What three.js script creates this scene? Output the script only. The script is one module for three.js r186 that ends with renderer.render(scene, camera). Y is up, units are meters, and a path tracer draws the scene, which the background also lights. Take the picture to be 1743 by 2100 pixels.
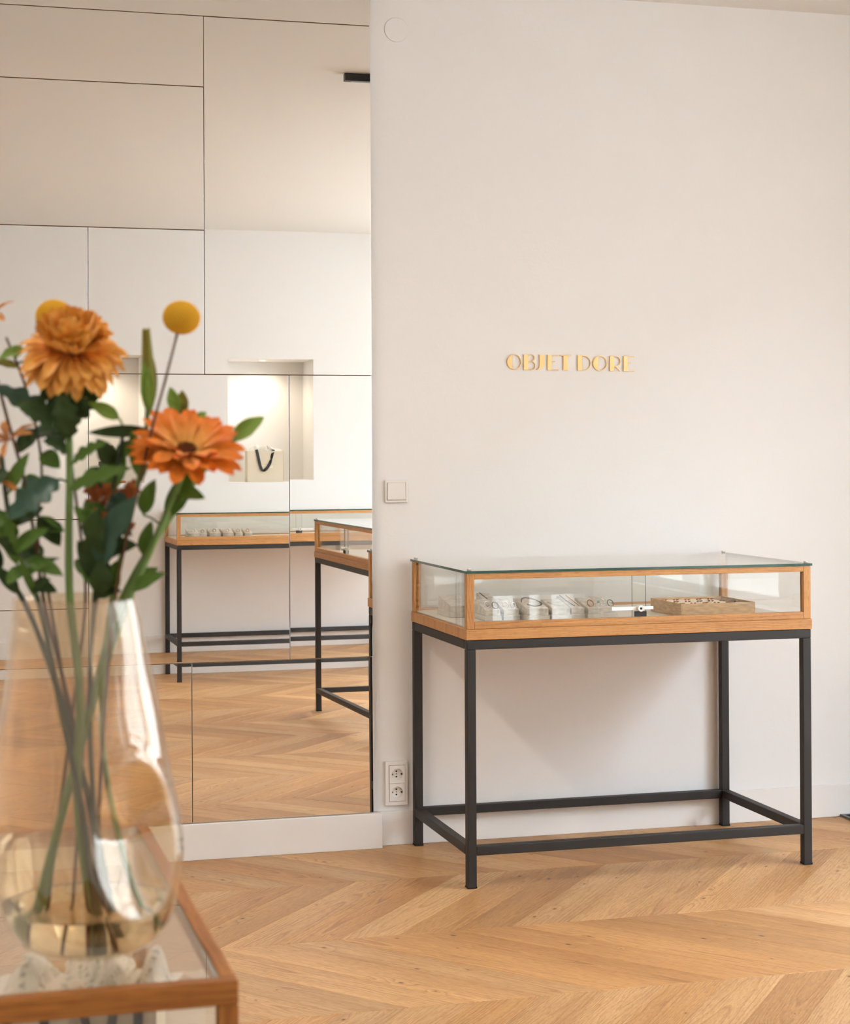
import * as THREE from 'three';
import { RoundedBoxGeometry } from 'three/addons/geometries/RoundedBoxGeometry.js';
import { mergeGeometries, mergeVertices, toCreasedNormals } from 'three/addons/utils/BufferGeometryUtils.js';

// ---------------------------------------------------------------- camera, sky, exposure
const scene = new THREE.Scene();
const camera = new THREE.PerspectiveCamera(2 * Math.atan(1050 / 3688.26) * 180 / Math.PI, 1743 / 2100, 0.05, 100);
camera.position.set(-1.6378, 1.3892, 6.1513);
camera.rotation.set(0.0105, -0.2688, -0.0043, 'YXZ');
camera.setViewOffset(1743, 2100, 0, 166.26, 1743, 2100);
camera.focus = 5.6;
camera.userData.fStop = 13;
const renderer = new THREE.WebGLRenderer({ antialias: true });
renderer.toneMapping = THREE.LinearToneMapping;
renderer.toneMappingExposure = 0.70;
renderer.shadowMap.enabled = true;
scene.background = new THREE.Color(0.76, 0.89, 1.07);      // bright overcast sky outside the shop window
scene.backgroundIntensity = 36.0;

const SPOT = 4.2, SPOT_COLOR = new THREE.Color(1.0, 0.94, 0.86);
const NICHE = 1.5;

// ---------------------------------------------------------------- helpers
let seed = 7;
const rnd = () => { seed = (seed * 1664525 + 1013904223) >>> 0; return seed / 4294967296; };
const rr = (a, b) => a + (b - a) * rnd();
const V = (x, y, z) => new THREE.Vector3(x, y, z);
const used = {};
function numbered(n) { used[n] = (used[n] ?? -1) + 1; return used[n] ? n + '_' + String(used[n]).padStart(3, '0') : n; }
function tag(o, label, category, group) { o.userData.label = label; o.userData.category = category; if (group) o.userData.group = group; return o; }
function thing(name, label, category, pos = [0, 0, 0], turn = 0, group) {
  const o = new THREE.Group(); o.name = numbered(name); o.position.set(...pos); o.rotation.y = turn; scene.add(o);
  return tag(o, label, category, group);
}
function part(parent, name, geo, mat, pos) {
  const m = new THREE.Mesh(geo, mat); m.name = name; m.castShadow = m.receiveShadow = true;
  if (pos) m.position.set(...pos);
  parent.add(m); return m;
}
function solo(name, geo, mat, label, category, group) { const m = part(scene, numbered(name), geo, mat); return tag(m, label, category, group); }
function struct(name, geo, mat, parent = scene) { const m = part(parent, parent === scene ? numbered(name) : name, geo, mat); if (parent === scene) m.userData.kind = 'structure'; return m; }
// metric uv, u along the longest side
function metric(g, shift = true) {
  g.computeBoundingBox();
  const s = g.boundingBox.getSize(V(0, 0, 0)), L = s.x >= s.y && s.x >= s.z ? 0 : s.y >= s.z ? 1 : 2;
  const p = g.attributes.position, n = g.attributes.normal, uv = new Float32Array(p.count * 2);
  const ou = shift ? rnd() * 1.1 : 0, ov = shift ? Math.floor(rnd() * 4) * 0.14 + 0.02 : 0;
  for (let i = 0; i < p.count; i++) {
    const q = [p.getX(i), p.getY(i), p.getZ(i)], a = [Math.abs(n.getX(i)), Math.abs(n.getY(i)), Math.abs(n.getZ(i))];
    const k = a[0] > a[1] && a[0] > a[2] ? 0 : a[1] > a[2] ? 1 : 2;
    let u = L, v = 3 - L - k;
    if (k === L) { u = (L + 1) % 3; v = (L + 2) % 3; }
    uv[2 * i] = q[u] / 2.25 + ou / 2.25; uv[2 * i + 1] = q[v] / 0.56 + ov / 0.56;
  }
  g.setAttribute('uv', new THREE.BufferAttribute(uv, 2));
  return g;
}
// a box from corner to corner with rounded edges
function box(x0, x1, y0, y1, z0, z1, r = 0.0015) {
  const w = x1 - x0, h = y1 - y0, d = z1 - z0;
  const g = r > 0 ? new RoundedBoxGeometry(w, h, d, 1, Math.min(r, w / 2.2, h / 2.2, d / 2.2)) : new THREE.BoxGeometry(w, h, d);
  g.translate((x0 + x1) / 2, (y0 + y1) / 2, (z0 + z1) / 2);
  return metric(g);
}
function tube(points, radius, seg = 24, sides = 8, taper) {
  const c = new THREE.CatmullRomCurve3(points), g = new THREE.TubeGeometry(c, seg, radius, sides, false);
  if (taper) {
    const p = g.attributes.position;
    for (let i = 0; i <= seg; i++) {
      const k = taper(i / seg), o = c.getPointAt(i / seg);
      for (let j = 0; j <= sides; j++) { const a = i * (sides + 1) + j; p.setXYZ(a, o.x + (p.getX(a) - o.x) * k, o.y + (p.getY(a) - o.y) * k, o.z + (p.getZ(a) - o.z) * k); }
    }
  }
  return g;
}
function lathe(profile, seg = 40) { return new THREE.LatheGeometry(profile.map(([r, y]) => new THREE.Vector2(r, y)), seg); }
const plain = (g) => { const o = g.index ? g.toNonIndexed() : g; for (const k of Object.keys(o.attributes)) if (!['position', 'normal', 'uv'].includes(k)) o.deleteAttribute(k); return o; };
const merge = (list) => mergeGeometries(list.map(plain));

// ---------------------------------------------------------------- noise and textures
function hash(x, y, s) { let h = (x * 374761393 + y * 668265263 + s * 1442695041) | 0; h = Math.imul(h ^ (h >>> 13), 1274126177); h ^= h >>> 16; return (h >>> 0) / 4294967296; }
function noise(x, y, s = 0) {
  const xi = Math.floor(x), yi = Math.floor(y), fx = x - xi, fy = y - yi, u = fx * fx * (3 - 2 * fx), v = fy * fy * (3 - 2 * fy);
  return (hash(xi, yi, s) * (1 - u) + hash(xi + 1, yi, s) * u) * (1 - v) + (hash(xi, yi + 1, s) * (1 - u) + hash(xi + 1, yi + 1, s) * u) * v;
}
function tex(w, h, f, srgb = true) {
  const d = new Uint8Array(w * h * 4);
  for (let j = 0; j < h; j++) for (let i = 0; i < w; i++) { const c = f(i, j), k = 4 * (j * w + i); d[k] = Math.max(0, Math.min(255, c[0])); d[k + 1] = Math.max(0, Math.min(255, c[1])); d[k + 2] = Math.max(0, Math.min(255, c[2])); d[k + 3] = 255; }
  const t = new THREE.DataTexture(d, w, h); t.wrapS = t.wrapT = THREE.RepeatWrapping; t.magFilter = THREE.LinearFilter; t.minFilter = THREE.LinearMipmapLinearFilter; t.generateMipmaps = true;
  if (srgb) t.colorSpace = THREE.SRGBColorSpace;
  t.needsUpdate = true; return t;
}
// oak: four boards of 2.25 m by 0.14 m, each a flat cut through a leaning trunk
function oak(s, light, dark, knots) {
  const W = 2048, H = 512, B = [];
  seed = 1000 + s;
  for (let b = 0; b < 4; b++) {
    const kn = [];
    for (let k = 0; k < knots; k++) kn.push([rr(0.1, 2.15), rr(0.015, 0.125), rr(0.003, 0.008)]);
    B.push({ v0: rr(0.02, 0.12), d0: rr(0.012, 0.07), tilt: rr(-0.035, 0.035), sp: rr(0.0055, 0.0085), tone: rr(-0.08, 0.08), kn });
  }
  return tex(W, H, (i, j) => {
    const b = B[Math.floor(j / 128)], u = i / W * 2.25, v = (j % 128) / 128 * 0.14;
    const wob = (noise(u * 2.2, v * 9, s) - 0.5) * 0.03 + (noise(u * 9, v * 40, s + 3) - 0.5) * 0.005;
    let pull = 0, spot = 0;
    for (const [ku, kv, kr] of b.kn) { const q = ((u - ku) / 2.6) ** 2 + (v - kv) ** 2, e = Math.exp(-q / (kr * kr * 7)); pull += e * 0.014; spot = Math.max(spot, Math.exp(-(((u - ku) / 1.7) ** 2 + (v - kv) ** 2) / (kr * kr * 0.35))); }
    const y = v - b.v0 + wob, x = b.d0 + b.tilt * (u - 1.1) + wob * 0.8 + pull;
    const r = Math.sqrt(y * y + x * x) / b.sp, f = r - Math.floor(r);
    const ring = f < 0.72 ? f / 0.72 * 0.35 : 0.35 + (1 - Math.abs(f - 0.86) / 0.14) * 0.65;
    const pore = noise(u * 60, v * 1500, s + 7), pore2 = noise(u * 18, v * 650, s + 9);
    let k = 0.52 * ring * (0.35 + 0.65 * noise(u * 4, v * 25, s + 1)) + 0.42 * Math.max(0, pore - 0.5) * 2 + 0.24 * (pore2 - 0.5) + 0.36 * (noise(u * 1.3, v * 12, s + 5) - 0.5) + b.tone - 0.08;
    k = Math.min(1, Math.max(0, 0.2 + k)) ;
    k = Math.min(1.7, k + spot * 1.5);
    return [0, 1, 2].map((c) => light[c] + (dark[c] - light[c]) * k);
  });
}
const oakFloorA = oak(11, [228, 180, 126], [146, 96, 54], 4), oakFloorB = oak(23, [222, 170, 114], [138, 90, 50], 4);
const oakCase = oak(37, [222, 166, 98], [150, 92, 42], 0);
const grainBump = tex(512, 512, (i, j) => { const n = 128 + 110 * (noise(i / 512 * 14, j / 512 * 300, 4) - 0.5) + 60 * (noise(i / 512 * 60, j / 512 * 460, 8) - 0.5); return [n, n, n]; }, false);
const plaster = tex(512, 512, (i, j) => { const n = 128 + 70 * (noise(i / 9, j / 9, 1) - 0.5) + 60 * (noise(i / 3, j / 3, 2) - 0.5) + 30 * (noise(i / 40, j / 40, 3) - 0.5); return [n, n, n]; }, false);
const velvetMap = tex(256, 256, (i, j) => { const n = 214 + 44 * (noise(i / 2, j / 2, 5) - 0.5) + 30 * (noise(i / 9, j / 9, 6) - 0.5); return [n, n * 0.985, n * 0.955]; });

// ---------------------------------------------------------------- materials
const std = (o) => new THREE.MeshStandardMaterial(o), phy = (o) => new THREE.MeshPhysicalMaterial(o);
const M = {};
M.wall = std({ name: 'wall_paint', color: new THREE.Color().setRGB(0.86, 0.84, 0.815), roughness: 0.85, bumpMap: plaster, bumpScale: 0.0004 });
M.ceiling = std({ name: 'ceiling_paint', color: new THREE.Color().setRGB(0.80, 0.765, 0.72), roughness: 0.9 });
M.trim = std({ name: 'trim_paint', color: new THREE.Color().setRGB(0.85, 0.82, 0.785), roughness: 0.45 });
M.plastic = phy({ name: 'white_plastic', color: new THREE.Color().setRGB(0.83, 0.79, 0.74), roughness: 0.35 });
M.hole = std({ name: 'socket_hole', color: 0x0c0a09, roughness: 0.8 });
M.tin = std({ name: 'earth_clip', color: 0x8f8a82, roughness: 0.35, metalness: 1 });
M.steel = std({ name: 'black_steel', color: new THREE.Color().setRGB(0.020, 0.0175, 0.0165), roughness: 0.55, metalness: 0.25 });
M.rubber = std({ name: 'black_cap', color: 0x141312, roughness: 0.8 });
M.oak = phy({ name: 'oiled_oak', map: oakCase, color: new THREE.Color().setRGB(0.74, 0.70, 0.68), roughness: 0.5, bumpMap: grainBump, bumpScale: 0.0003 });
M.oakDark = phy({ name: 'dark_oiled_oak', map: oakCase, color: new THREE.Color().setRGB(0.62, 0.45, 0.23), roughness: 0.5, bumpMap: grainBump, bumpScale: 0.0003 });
M.shelf = std({ name: 'shelf_board', color: new THREE.Color().setRGB(0.72, 0.66, 0.57), roughness: 0.8 });
M.pane = phy({ name: 'clear_glass', color: new THREE.Color(0.990, 0.992, 0.982), roughness: 0, transmission: 1, thickness: 0, ior: 1.5 });
M.topPane = phy({ name: 'white_glass', color: new THREE.Color(0.998, 0.999, 0.997), roughness: 0, transmission: 1, thickness: 0, ior: 1.5 });
M.glassEdge = phy({ name: 'green_glass_edge', color: new THREE.Color().setRGB(0.012, 0.065, 0.045), roughness: 0.12 });
M.chrome = std({ name: 'chrome', color: 0xf4f4f4, roughness: 0.42, metalness: 0.75 });
M.mirror = std({ name: 'mirror_silver', color: new THREE.Color().setRGB(0.94, 0.94, 0.92), roughness: 0, metalness: 1 });
M.backing = std({ name: 'mirror_backing', color: 0x6b5440, roughness: 0.8 });
M.gold = std({ name: 'satin_gold', color: new THREE.Color().setRGB(0.72, 0.47, 0.20), roughness: 0.40, metalness: 0.45 });
M.lampBlack = std({ name: 'lamp_black', color: 0x0d0d0d, roughness: 0.5 });
M.velvet = phy({ name: 'beige_velvet', map: velvetMap, color: new THREE.Color(0.88, 0.82, 0.74), roughness: 1, sheen: 0.6, sheenColor: new THREE.Color(0.9, 0.85, 0.8), sheenRoughness: 0.5 });
M.kraft = std({ name: 'kraft_card', map: velvetMap, color: new THREE.Color().setRGB(0.78, 0.53, 0.31), roughness: 0.9 });
M.cream = std({ name: 'cream_card', color: new THREE.Color().setRGB(0.80, 0.70, 0.54), roughness: 0.85 });
M.silver = std({ name: 'silver', color: 0xcfccc6, roughness: 0.22, metalness: 1 });
M.darkSilver = std({ name: 'dark_silver', color: 0x6a625a, roughness: 0.35, metalness: 1 });
M.goldJewel = std({ name: 'gold_jewel', color: 0xd9a050, roughness: 0.22, metalness: 1 });
M.roseGold = std({ name: 'rose_gold', color: 0xa8643e, roughness: 0.3, metalness: 0.8 });
M.opal = phy({ name: 'blue_green_stone', color: 0x4f8f96, roughness: 0.08, clearcoat: 1 });
M.ribbon = phy({ name: 'black_ribbon', color: 0x15120f, roughness: 0.6, side: THREE.DoubleSide });
M.greyRibbon = phy({ name: 'grey_ribbon', color: 0x4a4645, roughness: 0.6, side: THREE.DoubleSide });
M.mat = std({ name: 'bristle', color: 0x151b22, roughness: 1 });
M.alu = std({ name: 'aluminium', color: 0x8a8f92, roughness: 0.4, metalness: 1 });

// ================================================================ ROOM
const X0 = -3.2, X1 = 2.75, ZB = 6.72, CEIL = 3.036;
struct('floor', new THREE.BoxGeometry(X1 - X0 + 0.6, 0.1, ZB + 0.9).translate((X0 + X1) / 2, -0.065, ZB / 2 + 0.1), std({ name: 'subfloor', color: 0x5a3f28, roughness: 0.9 }));
const floor = scene.children[scene.children.length - 1];
// chevron parquet
{
  const ROW = 0.656, STEP = 0.172, RUN = 0.546, Z1 = 1.15, AX = 0.168, mats = [];
  for (const [c, t] of [[[1, 1, 1], 0], [[0.90, 0.86, 0.80], 1], [[1.10, 1.12, 1.15], 0], [[0.98, 0.92, 0.84], 1], [[0.76, 0.69, 0.61], 0], [[1.14, 1.17, 1.22], 1], [[0.95, 0.97, 1.0], 0]])
    mats.push(phy({ name: 'oak_plank', map: t ? oakFloorB : oakFloorA, color: new THREE.Color().setRGB(c[0] * 0.84, c[1] * 0.86, c[2] * 0.86), roughness: 0.42, bumpMap: grainBump, bumpScale: 0.00025, specularIntensity: 0.9 }));
  const clip = (poly, f) => { const out = []; for (let i = 0; i < poly.length; i++) { const a = poly[i], b = poly[(i + 1) % poly.length], fa = f(a), fb = f(b); if (fa >= 0) out.push(a); if (fa * fb < 0) { const t = fa / (fa - fb); out.push([a[0] + (b[0] - a[0]) * t, a[1] + (b[1] - a[1]) * t]); } } return out; };
  const planks = [];
  seed = 99;
  for (let k = -2; k < 9; k++) {
    const za = Z1 + k * ROW, zb = za + ROW, even = ((k % 2) + 2) % 2 === 0;
    for (let i = -30; i < 30; i++) {
      const xa = AX + i * STEP + (even ? 0 : RUN), xb = AX + i * STEP + (even ? RUN : 0);
      let poly = [[xa, za], [xb, zb], [xb + STEP, zb], [xa + STEP, za]];
      for (const f of [(p) => p[0] - X0, (p) => X1 - p[0], (p) => p[1] - 0.001, (p) => ZB - p[1]]) poly = clip(poly, f);
      const mi = Math.floor(rnd() * mats.length), ou = rnd() * 1.3, ov = Math.floor(rnd() * 4) * 0.14 + rr(0, 0.006), lift = rr(-0.0002, 0.0002), flip = rnd() < 0.5 ? 1 : -1;
      if (poly.length < 3) continue;
      let area = 0; for (let q = 0; q < poly.length; q++) { const a = poly[q], b = poly[(q + 1) % poly.length]; area += a[0] * b[1] - a[1] * b[0]; }
      if (Math.abs(area) < 0.002) continue;
      if (area > 0) poly.reverse();
      const n = poly.length, cx = poly.reduce((s, p) => s + p[0], 0) / n, cz = poly.reduce((s, p) => s + p[1], 0) / n;
      const dl = Math.hypot(xb - xa, ROW), dx = (xb - xa) / dl, dz = ROW / dl;
      const inset = (p, m) => { let [x, z] = p; return [x, z]; };
      // shrink polygon by m: move every edge inwards
      const shrink = (m) => poly.map((p, q) => {
        const a = poly[(q + n - 1) % n], b = p, c = poly[(q + 1) % n];
        const e1 = [b[0] - a[0], b[1] - a[1]], e2 = [c[0] - b[0], c[1] - b[1]], l1 = Math.hypot(...e1) || 1, l2 = Math.hypot(...e2) || 1;
        const n1 = [e1[1] / l1, -e1[0] / l1], n2 = [e2[1] / l2, -e2[0] / l2];
        const s1 = (cx - b[0]) * n1[0] + (cz - b[1]) * n1[1] > 0 ? 1 : -1, s2 = (cx - b[0]) * n2[0] + (cz - b[1]) * n2[1] > 0 ? 1 : -1;
        const a1 = [n1[0] * s1, n1[1] * s1], a2 = [n2[0] * s2, n2[1] * s2], det = a1[0] * a2[1] - a1[1] * a2[0];
        if (Math.abs(det) < 1e-3) return [b[0] + a1[0] * m, b[1] + a1[1] * m];
        return [b[0] + m * (a2[1] - a1[1]) / det, b[1] + m * (a1[0] - a2[0]) / det];
      });
      const P0 = shrink(0.0003), P1 = shrink(0.0013), pos = [], nor = [], uv = [];
      const put = (p, y, nn) => { pos.push(p[0] - cx, y, p[1] - cz); nor.push(...nn); const rx = p[0] - cx, rz = p[1] - cz; uv.push((flip * (rx * dx + rz * dz) + 0.45 + ou) / 2.25, ((rx * -dz + rz * dx) + 0.07 + ov) / 0.56); };
      for (let q = 1; q < n - 1; q++) for (const w of [0, q, q + 1]) put(P1[w], lift, [0, 1, 0]);
      for (let q = 0; q < n; q++) {
        const w = (q + 1) % n, ex = P0[w][0] - P0[q][0], ez = P0[w][1] - P0[q][1], l = Math.hypot(ex, ez) || 1, o = [-ez / l, ex / l], sgn = (P0[q][0] - cx) * o[0] + (P0[q][1] - cz) * o[1] > 0 ? 1 : -1;
        const side = [o[0] * sgn, 0, o[1] * sgn], bev = [o[0] * sgn * 0.7, 0.7, o[1] * sgn * 0.7];
        const quad = (A, ya, Bq, yb, nn) => { put(A[q], ya, nn); put(Bq[q], yb, nn); put(Bq[w], yb, nn); put(A[q], ya, nn); put(Bq[w], yb, nn); put(A[w], ya, nn); };
        quad(P1, lift, P0, lift - 0.001, bev); quad(P0, lift - 0.001, P0, -0.014, side);
      }
      const g = new THREE.BufferGeometry();
      g.setAttribute('position', new THREE.Float32BufferAttribute(pos, 3)); g.setAttribute('normal', new THREE.Float32BufferAttribute(nor, 3)); g.setAttribute('uv', new THREE.Float32BufferAttribute(uv, 2));
      const c = camera.position, near = Math.min(Math.hypot(cx + 0.1 - c.x, cz - c.z) + (cx < -1.2 || cz > 3.2 ? 8 : 0), Math.hypot(cx - c.x, -cz - c.z) + (cx < -1.3 ? 4 : 0) + (cx > 1.4 ? 4 : 0) + 1.5);
      planks.push({ g, cx, cz, m: mats[mi], near });
    }
  }
  planks.sort((a, b) => a.near - b.near);
  planks.slice(0, 290).forEach((p, i) => part(floor, i ? 'plank_' + String(i).padStart(3, '0') : 'plank', p.g, p.m, [p.cx, 0, p.cz]));
  const rest = planks.slice(290);
  if (rest.length) { const o = part(floor, 'far_planks', merge(rest.map((p) => p.g.translate(p.cx, 0, p.cz))), mats[0]); o.userData.kind = 'stuff'; }
}
const wallUV = (g) => { const p = g.attributes.position, n = g.attributes.normal, uv = new Float32Array(p.count * 2); for (let i = 0; i < p.count; i++) { const ax = Math.abs(n.getX(i)) > 0.7; uv[2 * i] = (ax ? p.getZ(i) : p.getX(i)) / 0.6; uv[2 * i + 1] = (Math.abs(n.getY(i)) > 0.7 ? p.getZ(i) : p.getY(i)) / 0.6; } g.setAttribute('uv', new THREE.BufferAttribute(uv, 2)); return g; };
const slab = (x0, x1, y0, y1, z0, z1) => wallUV(new THREE.BoxGeometry(x1 - x0, y1 - y0, z1 - z0).translate((x0 + x1) / 2, (y0 + y1) / 2, (z0 + z1) / 2));
const wallBack = struct('wall_back', slab(X0 - 0.25, X1 + 0.25, -0.02, CEIL + 0.2, -0.25, 0), M.wall);
struct('panel_joint', slab(0.14, 1.9, 1.5745, 1.5752, 0, 0.0004), M.wall, wallBack);
struct('wall_left', slab(X0 - 0.25, X0, -0.02, CEIL + 0.2, 0, ZB + 0.5), M.wall);
struct('ceiling', slab(X0 - 0.25, X1 + 0.25, CEIL, CEIL + 0.2, 0, ZB + 0.5), M.ceiling);
// the wall opposite, with two lit niches and a tall shop window
const FRONTWIN = [1.72, 2.66, 0.08, 2.92];
const NICHES = [[0.425, 1.05], [-0.775, -0.17]], NY = [1.20, 2.11], ND = 0.38;
{
  const s = new THREE.Shape([[X0, -0.02], [X1, -0.02], [X1, CEIL], [X0, CEIL]].map(([x, y]) => new THREE.Vector2(x, y)));
  for (const [a, b] of NICHES) s.holes.push(new THREE.Path([[a, NY[0]], [a, NY[1]], [b, NY[1]], [b, NY[0]]].map(([x, y]) => new THREE.Vector2(x, y))));
  { const [a, b, c, d] = FRONTWIN; s.holes.push(new THREE.Path([[a, c], [a, d], [b, d], [b, c]].map(([x, y]) => new THREE.Vector2(x, y)))); }
  const w = struct('wall_front', wallUV(new THREE.ExtrudeGeometry(s, { depth: ND, bevelEnabled: false }).translate(0, 0, ZB)), M.wall);
  struct('niche_back', slab(X0, 1.5, -0.02, CEIL, ZB + ND, ZB + ND + 0.12), M.wall, w);
  const [a, b, c, d] = FRONTWIN, f = 0.05, o = new THREE.Group(); o.name = 'window_3'; o.userData.kind = 'structure'; scene.add(o);
  for (const [p, q, r, t] of [[a, a + f, c, d], [b - f, b, c, d], [a, b, d - f, d], [a, b, c, c + f], [a + 0.15, a + 0.26, c, d], [a + 0.47, a + 0.57, c, d], [a + 0.64, a + 0.73, c, d], [a, b, 2.1, 2.1 + f]]) part(o, 'frame_bar', box(p, q, r, t, ZB + 0.10, ZB + 0.16, 0.003), M.trim);
  part(o, 'pane', new THREE.BoxGeometry(b - a - 0.02, d - c - 0.02, 0.008).translate((a + b) / 2, (c + d) / 2, ZB + 0.13), M.pane);
}
// the street side: glazed openings
const OPEN = [[1.45, 3.75, 0.12, 2.95], [4.0, 6.2, 0.52, 2.92]];
{
  const s = new THREE.Shape([[0, -0.02], [ZB + 0.5, -0.02], [ZB + 0.5, CEIL + 0.2], [0, CEIL + 0.2]].map(([x, y]) => new THREE.Vector2(x, y)));
  for (const [a, b, c, d] of OPEN) s.holes.push(new THREE.Path([[a, c], [a, d], [b, d], [b, c]].map(([x, y]) => new THREE.Vector2(x, y))));
  struct('wall_right', wallUV(new THREE.ExtrudeGeometry(s, { depth: 0.25, bevelEnabled: false }).rotateY(-Math.PI / 2).translate(X1 + 0.25, 0, 0)), M.wall);
  OPEN.forEach(([a, b, c, d], i) => {
    const f = 0.055, xw = X1 + 0.1, bars = [[a, a + f, c, d], [b - f, b, c, d], [a, b, d - f, d], [a, b, c, c + f]];
    bars.push([(a + b) / 2 - f / 2, (a + b) / 2 + f / 2, c, d], [a, b, 2.1, 2.1 + f]);
    const o = new THREE.Group(); o.name = 'window_' + (i + 1); o.userData.kind = 'structure'; scene.add(o);
    for (const [p, q, r, t] of bars) part(o, 'frame_bar', box(xw - 0.03, xw + 0.03, r, t, p, q, 0.003), M.trim);
    part(o, 'pane', new THREE.BoxGeometry(0.008, d - c - 0.02, b - a - 0.02).translate(xw, (c + d) / 2, (a + b) / 2), M.pane);
  });
  struct('ground', mergeGeometries([new THREE.BoxGeometry(14, 0.2, 34).translate(X1 + 7.3, -0.25, 3), new THREE.BoxGeometry(6.5, 0.2, 12).translate(-0.2, -0.25, ZB + 6.6)]), std({ name: 'pavement', color: 0xc9c4bc, roughness: 0.95 }));
  struct('facade', mergeGeometries([slab(-9, 14, -0.15, 8, ZB + 8, ZB + 8.4), slab(X1 + 9, X1 + 9.4, -0.15, 8, -12, ZB + 8)]), std({ name: 'street_facade', color: 0x9c968e, roughness: 0.9 }));
}
// skirtings
struct('baseboard_back', box(-0.116, X1, 0, 0.12, 0, 0.012, 0.002), M.trim);
struct('baseboard_front', box(X0, X1, 0, 0.12, ZB - 0.012, ZB, 0.002), M.trim);
// plinth under the mirrors, its top right corner rounded
{
  const s = new THREE.Shape(); s.moveTo(X0, 0); s.lineTo(-0.116, 0); s.lineTo(-0.116, 0.112); s.quadraticCurveTo(-0.116, 0.122, -0.126, 0.122); s.lineTo(X0, 0.122); s.closePath();
  struct('trim_1', new THREE.ExtrudeGeometry(s, { depth: 0.046, bevelEnabled: true, bevelThickness: 0.002, bevelSize: 0.002, bevelOffset: -0.002, bevelSegments: 2 }).translate(0, 0, 0.002), M.trim);
}

// ================================================================ MIRROR WALL
{
  const t = thing('mirror_wall', 'floor to ceiling wall mirror made of large plain panels above a white plinth', 'mirror', [0, 0, 0]);
  part(t, 'backing_board', slab(X0, -0.146, 0.123, CEIL - 0.001, 0.001, 0.018), M.backing);
  const g2 = 0.001, LX = X0 + 0.005;
  // x0, x1, y0, y1, lean back (rad), turn (rad), bow
  const panels = [
    [LX, -0.144, 2.877, CEIL - 0.002, 0.004, 0],
    [LX, -0.732, 2.634, 2.877, 0.0050, 0], [LX, -0.732, 2.143, 2.634, 0.0050, 0],
    [-0.732, -0.144, 1.650, 2.877, 0.0045, 0],
    [-1.124, -0.732, 1.650, 2.143, 0.0030, 0], [LX, -1.124, 1.161, 2.143, 0.0025, 0],
    [-1.124, -0.439, 0.667, 1.650, 0.0029, 0], [-0.439, -0.144, 0.667, 1.650, 0.0019, 0],
    [LX, -1.124, 0.862, 1.161, 0.0025, 0], [LX, -1.124, 0.667, 0.862, 0.004, 0],
    [-0.778, -0.144, 0.123, 0.667, 0.0145, 0], [LX, -0.778, 0.123, 0.667, 0.0142, 0],
  ];
  for (const [a, b, c, d, lean, turn] of panels) {
    const m = part(t, 'mirror_panel', new RoundedBoxGeometry(b - a - 2 * g2, d - c - 2 * g2, 0.005, 1, 0.0008), M.mirror, [(a + b) / 2, (c + d) / 2, 0.0295]);
    m.rotation.set(-lean, turn, 0);
  }
}

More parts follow.
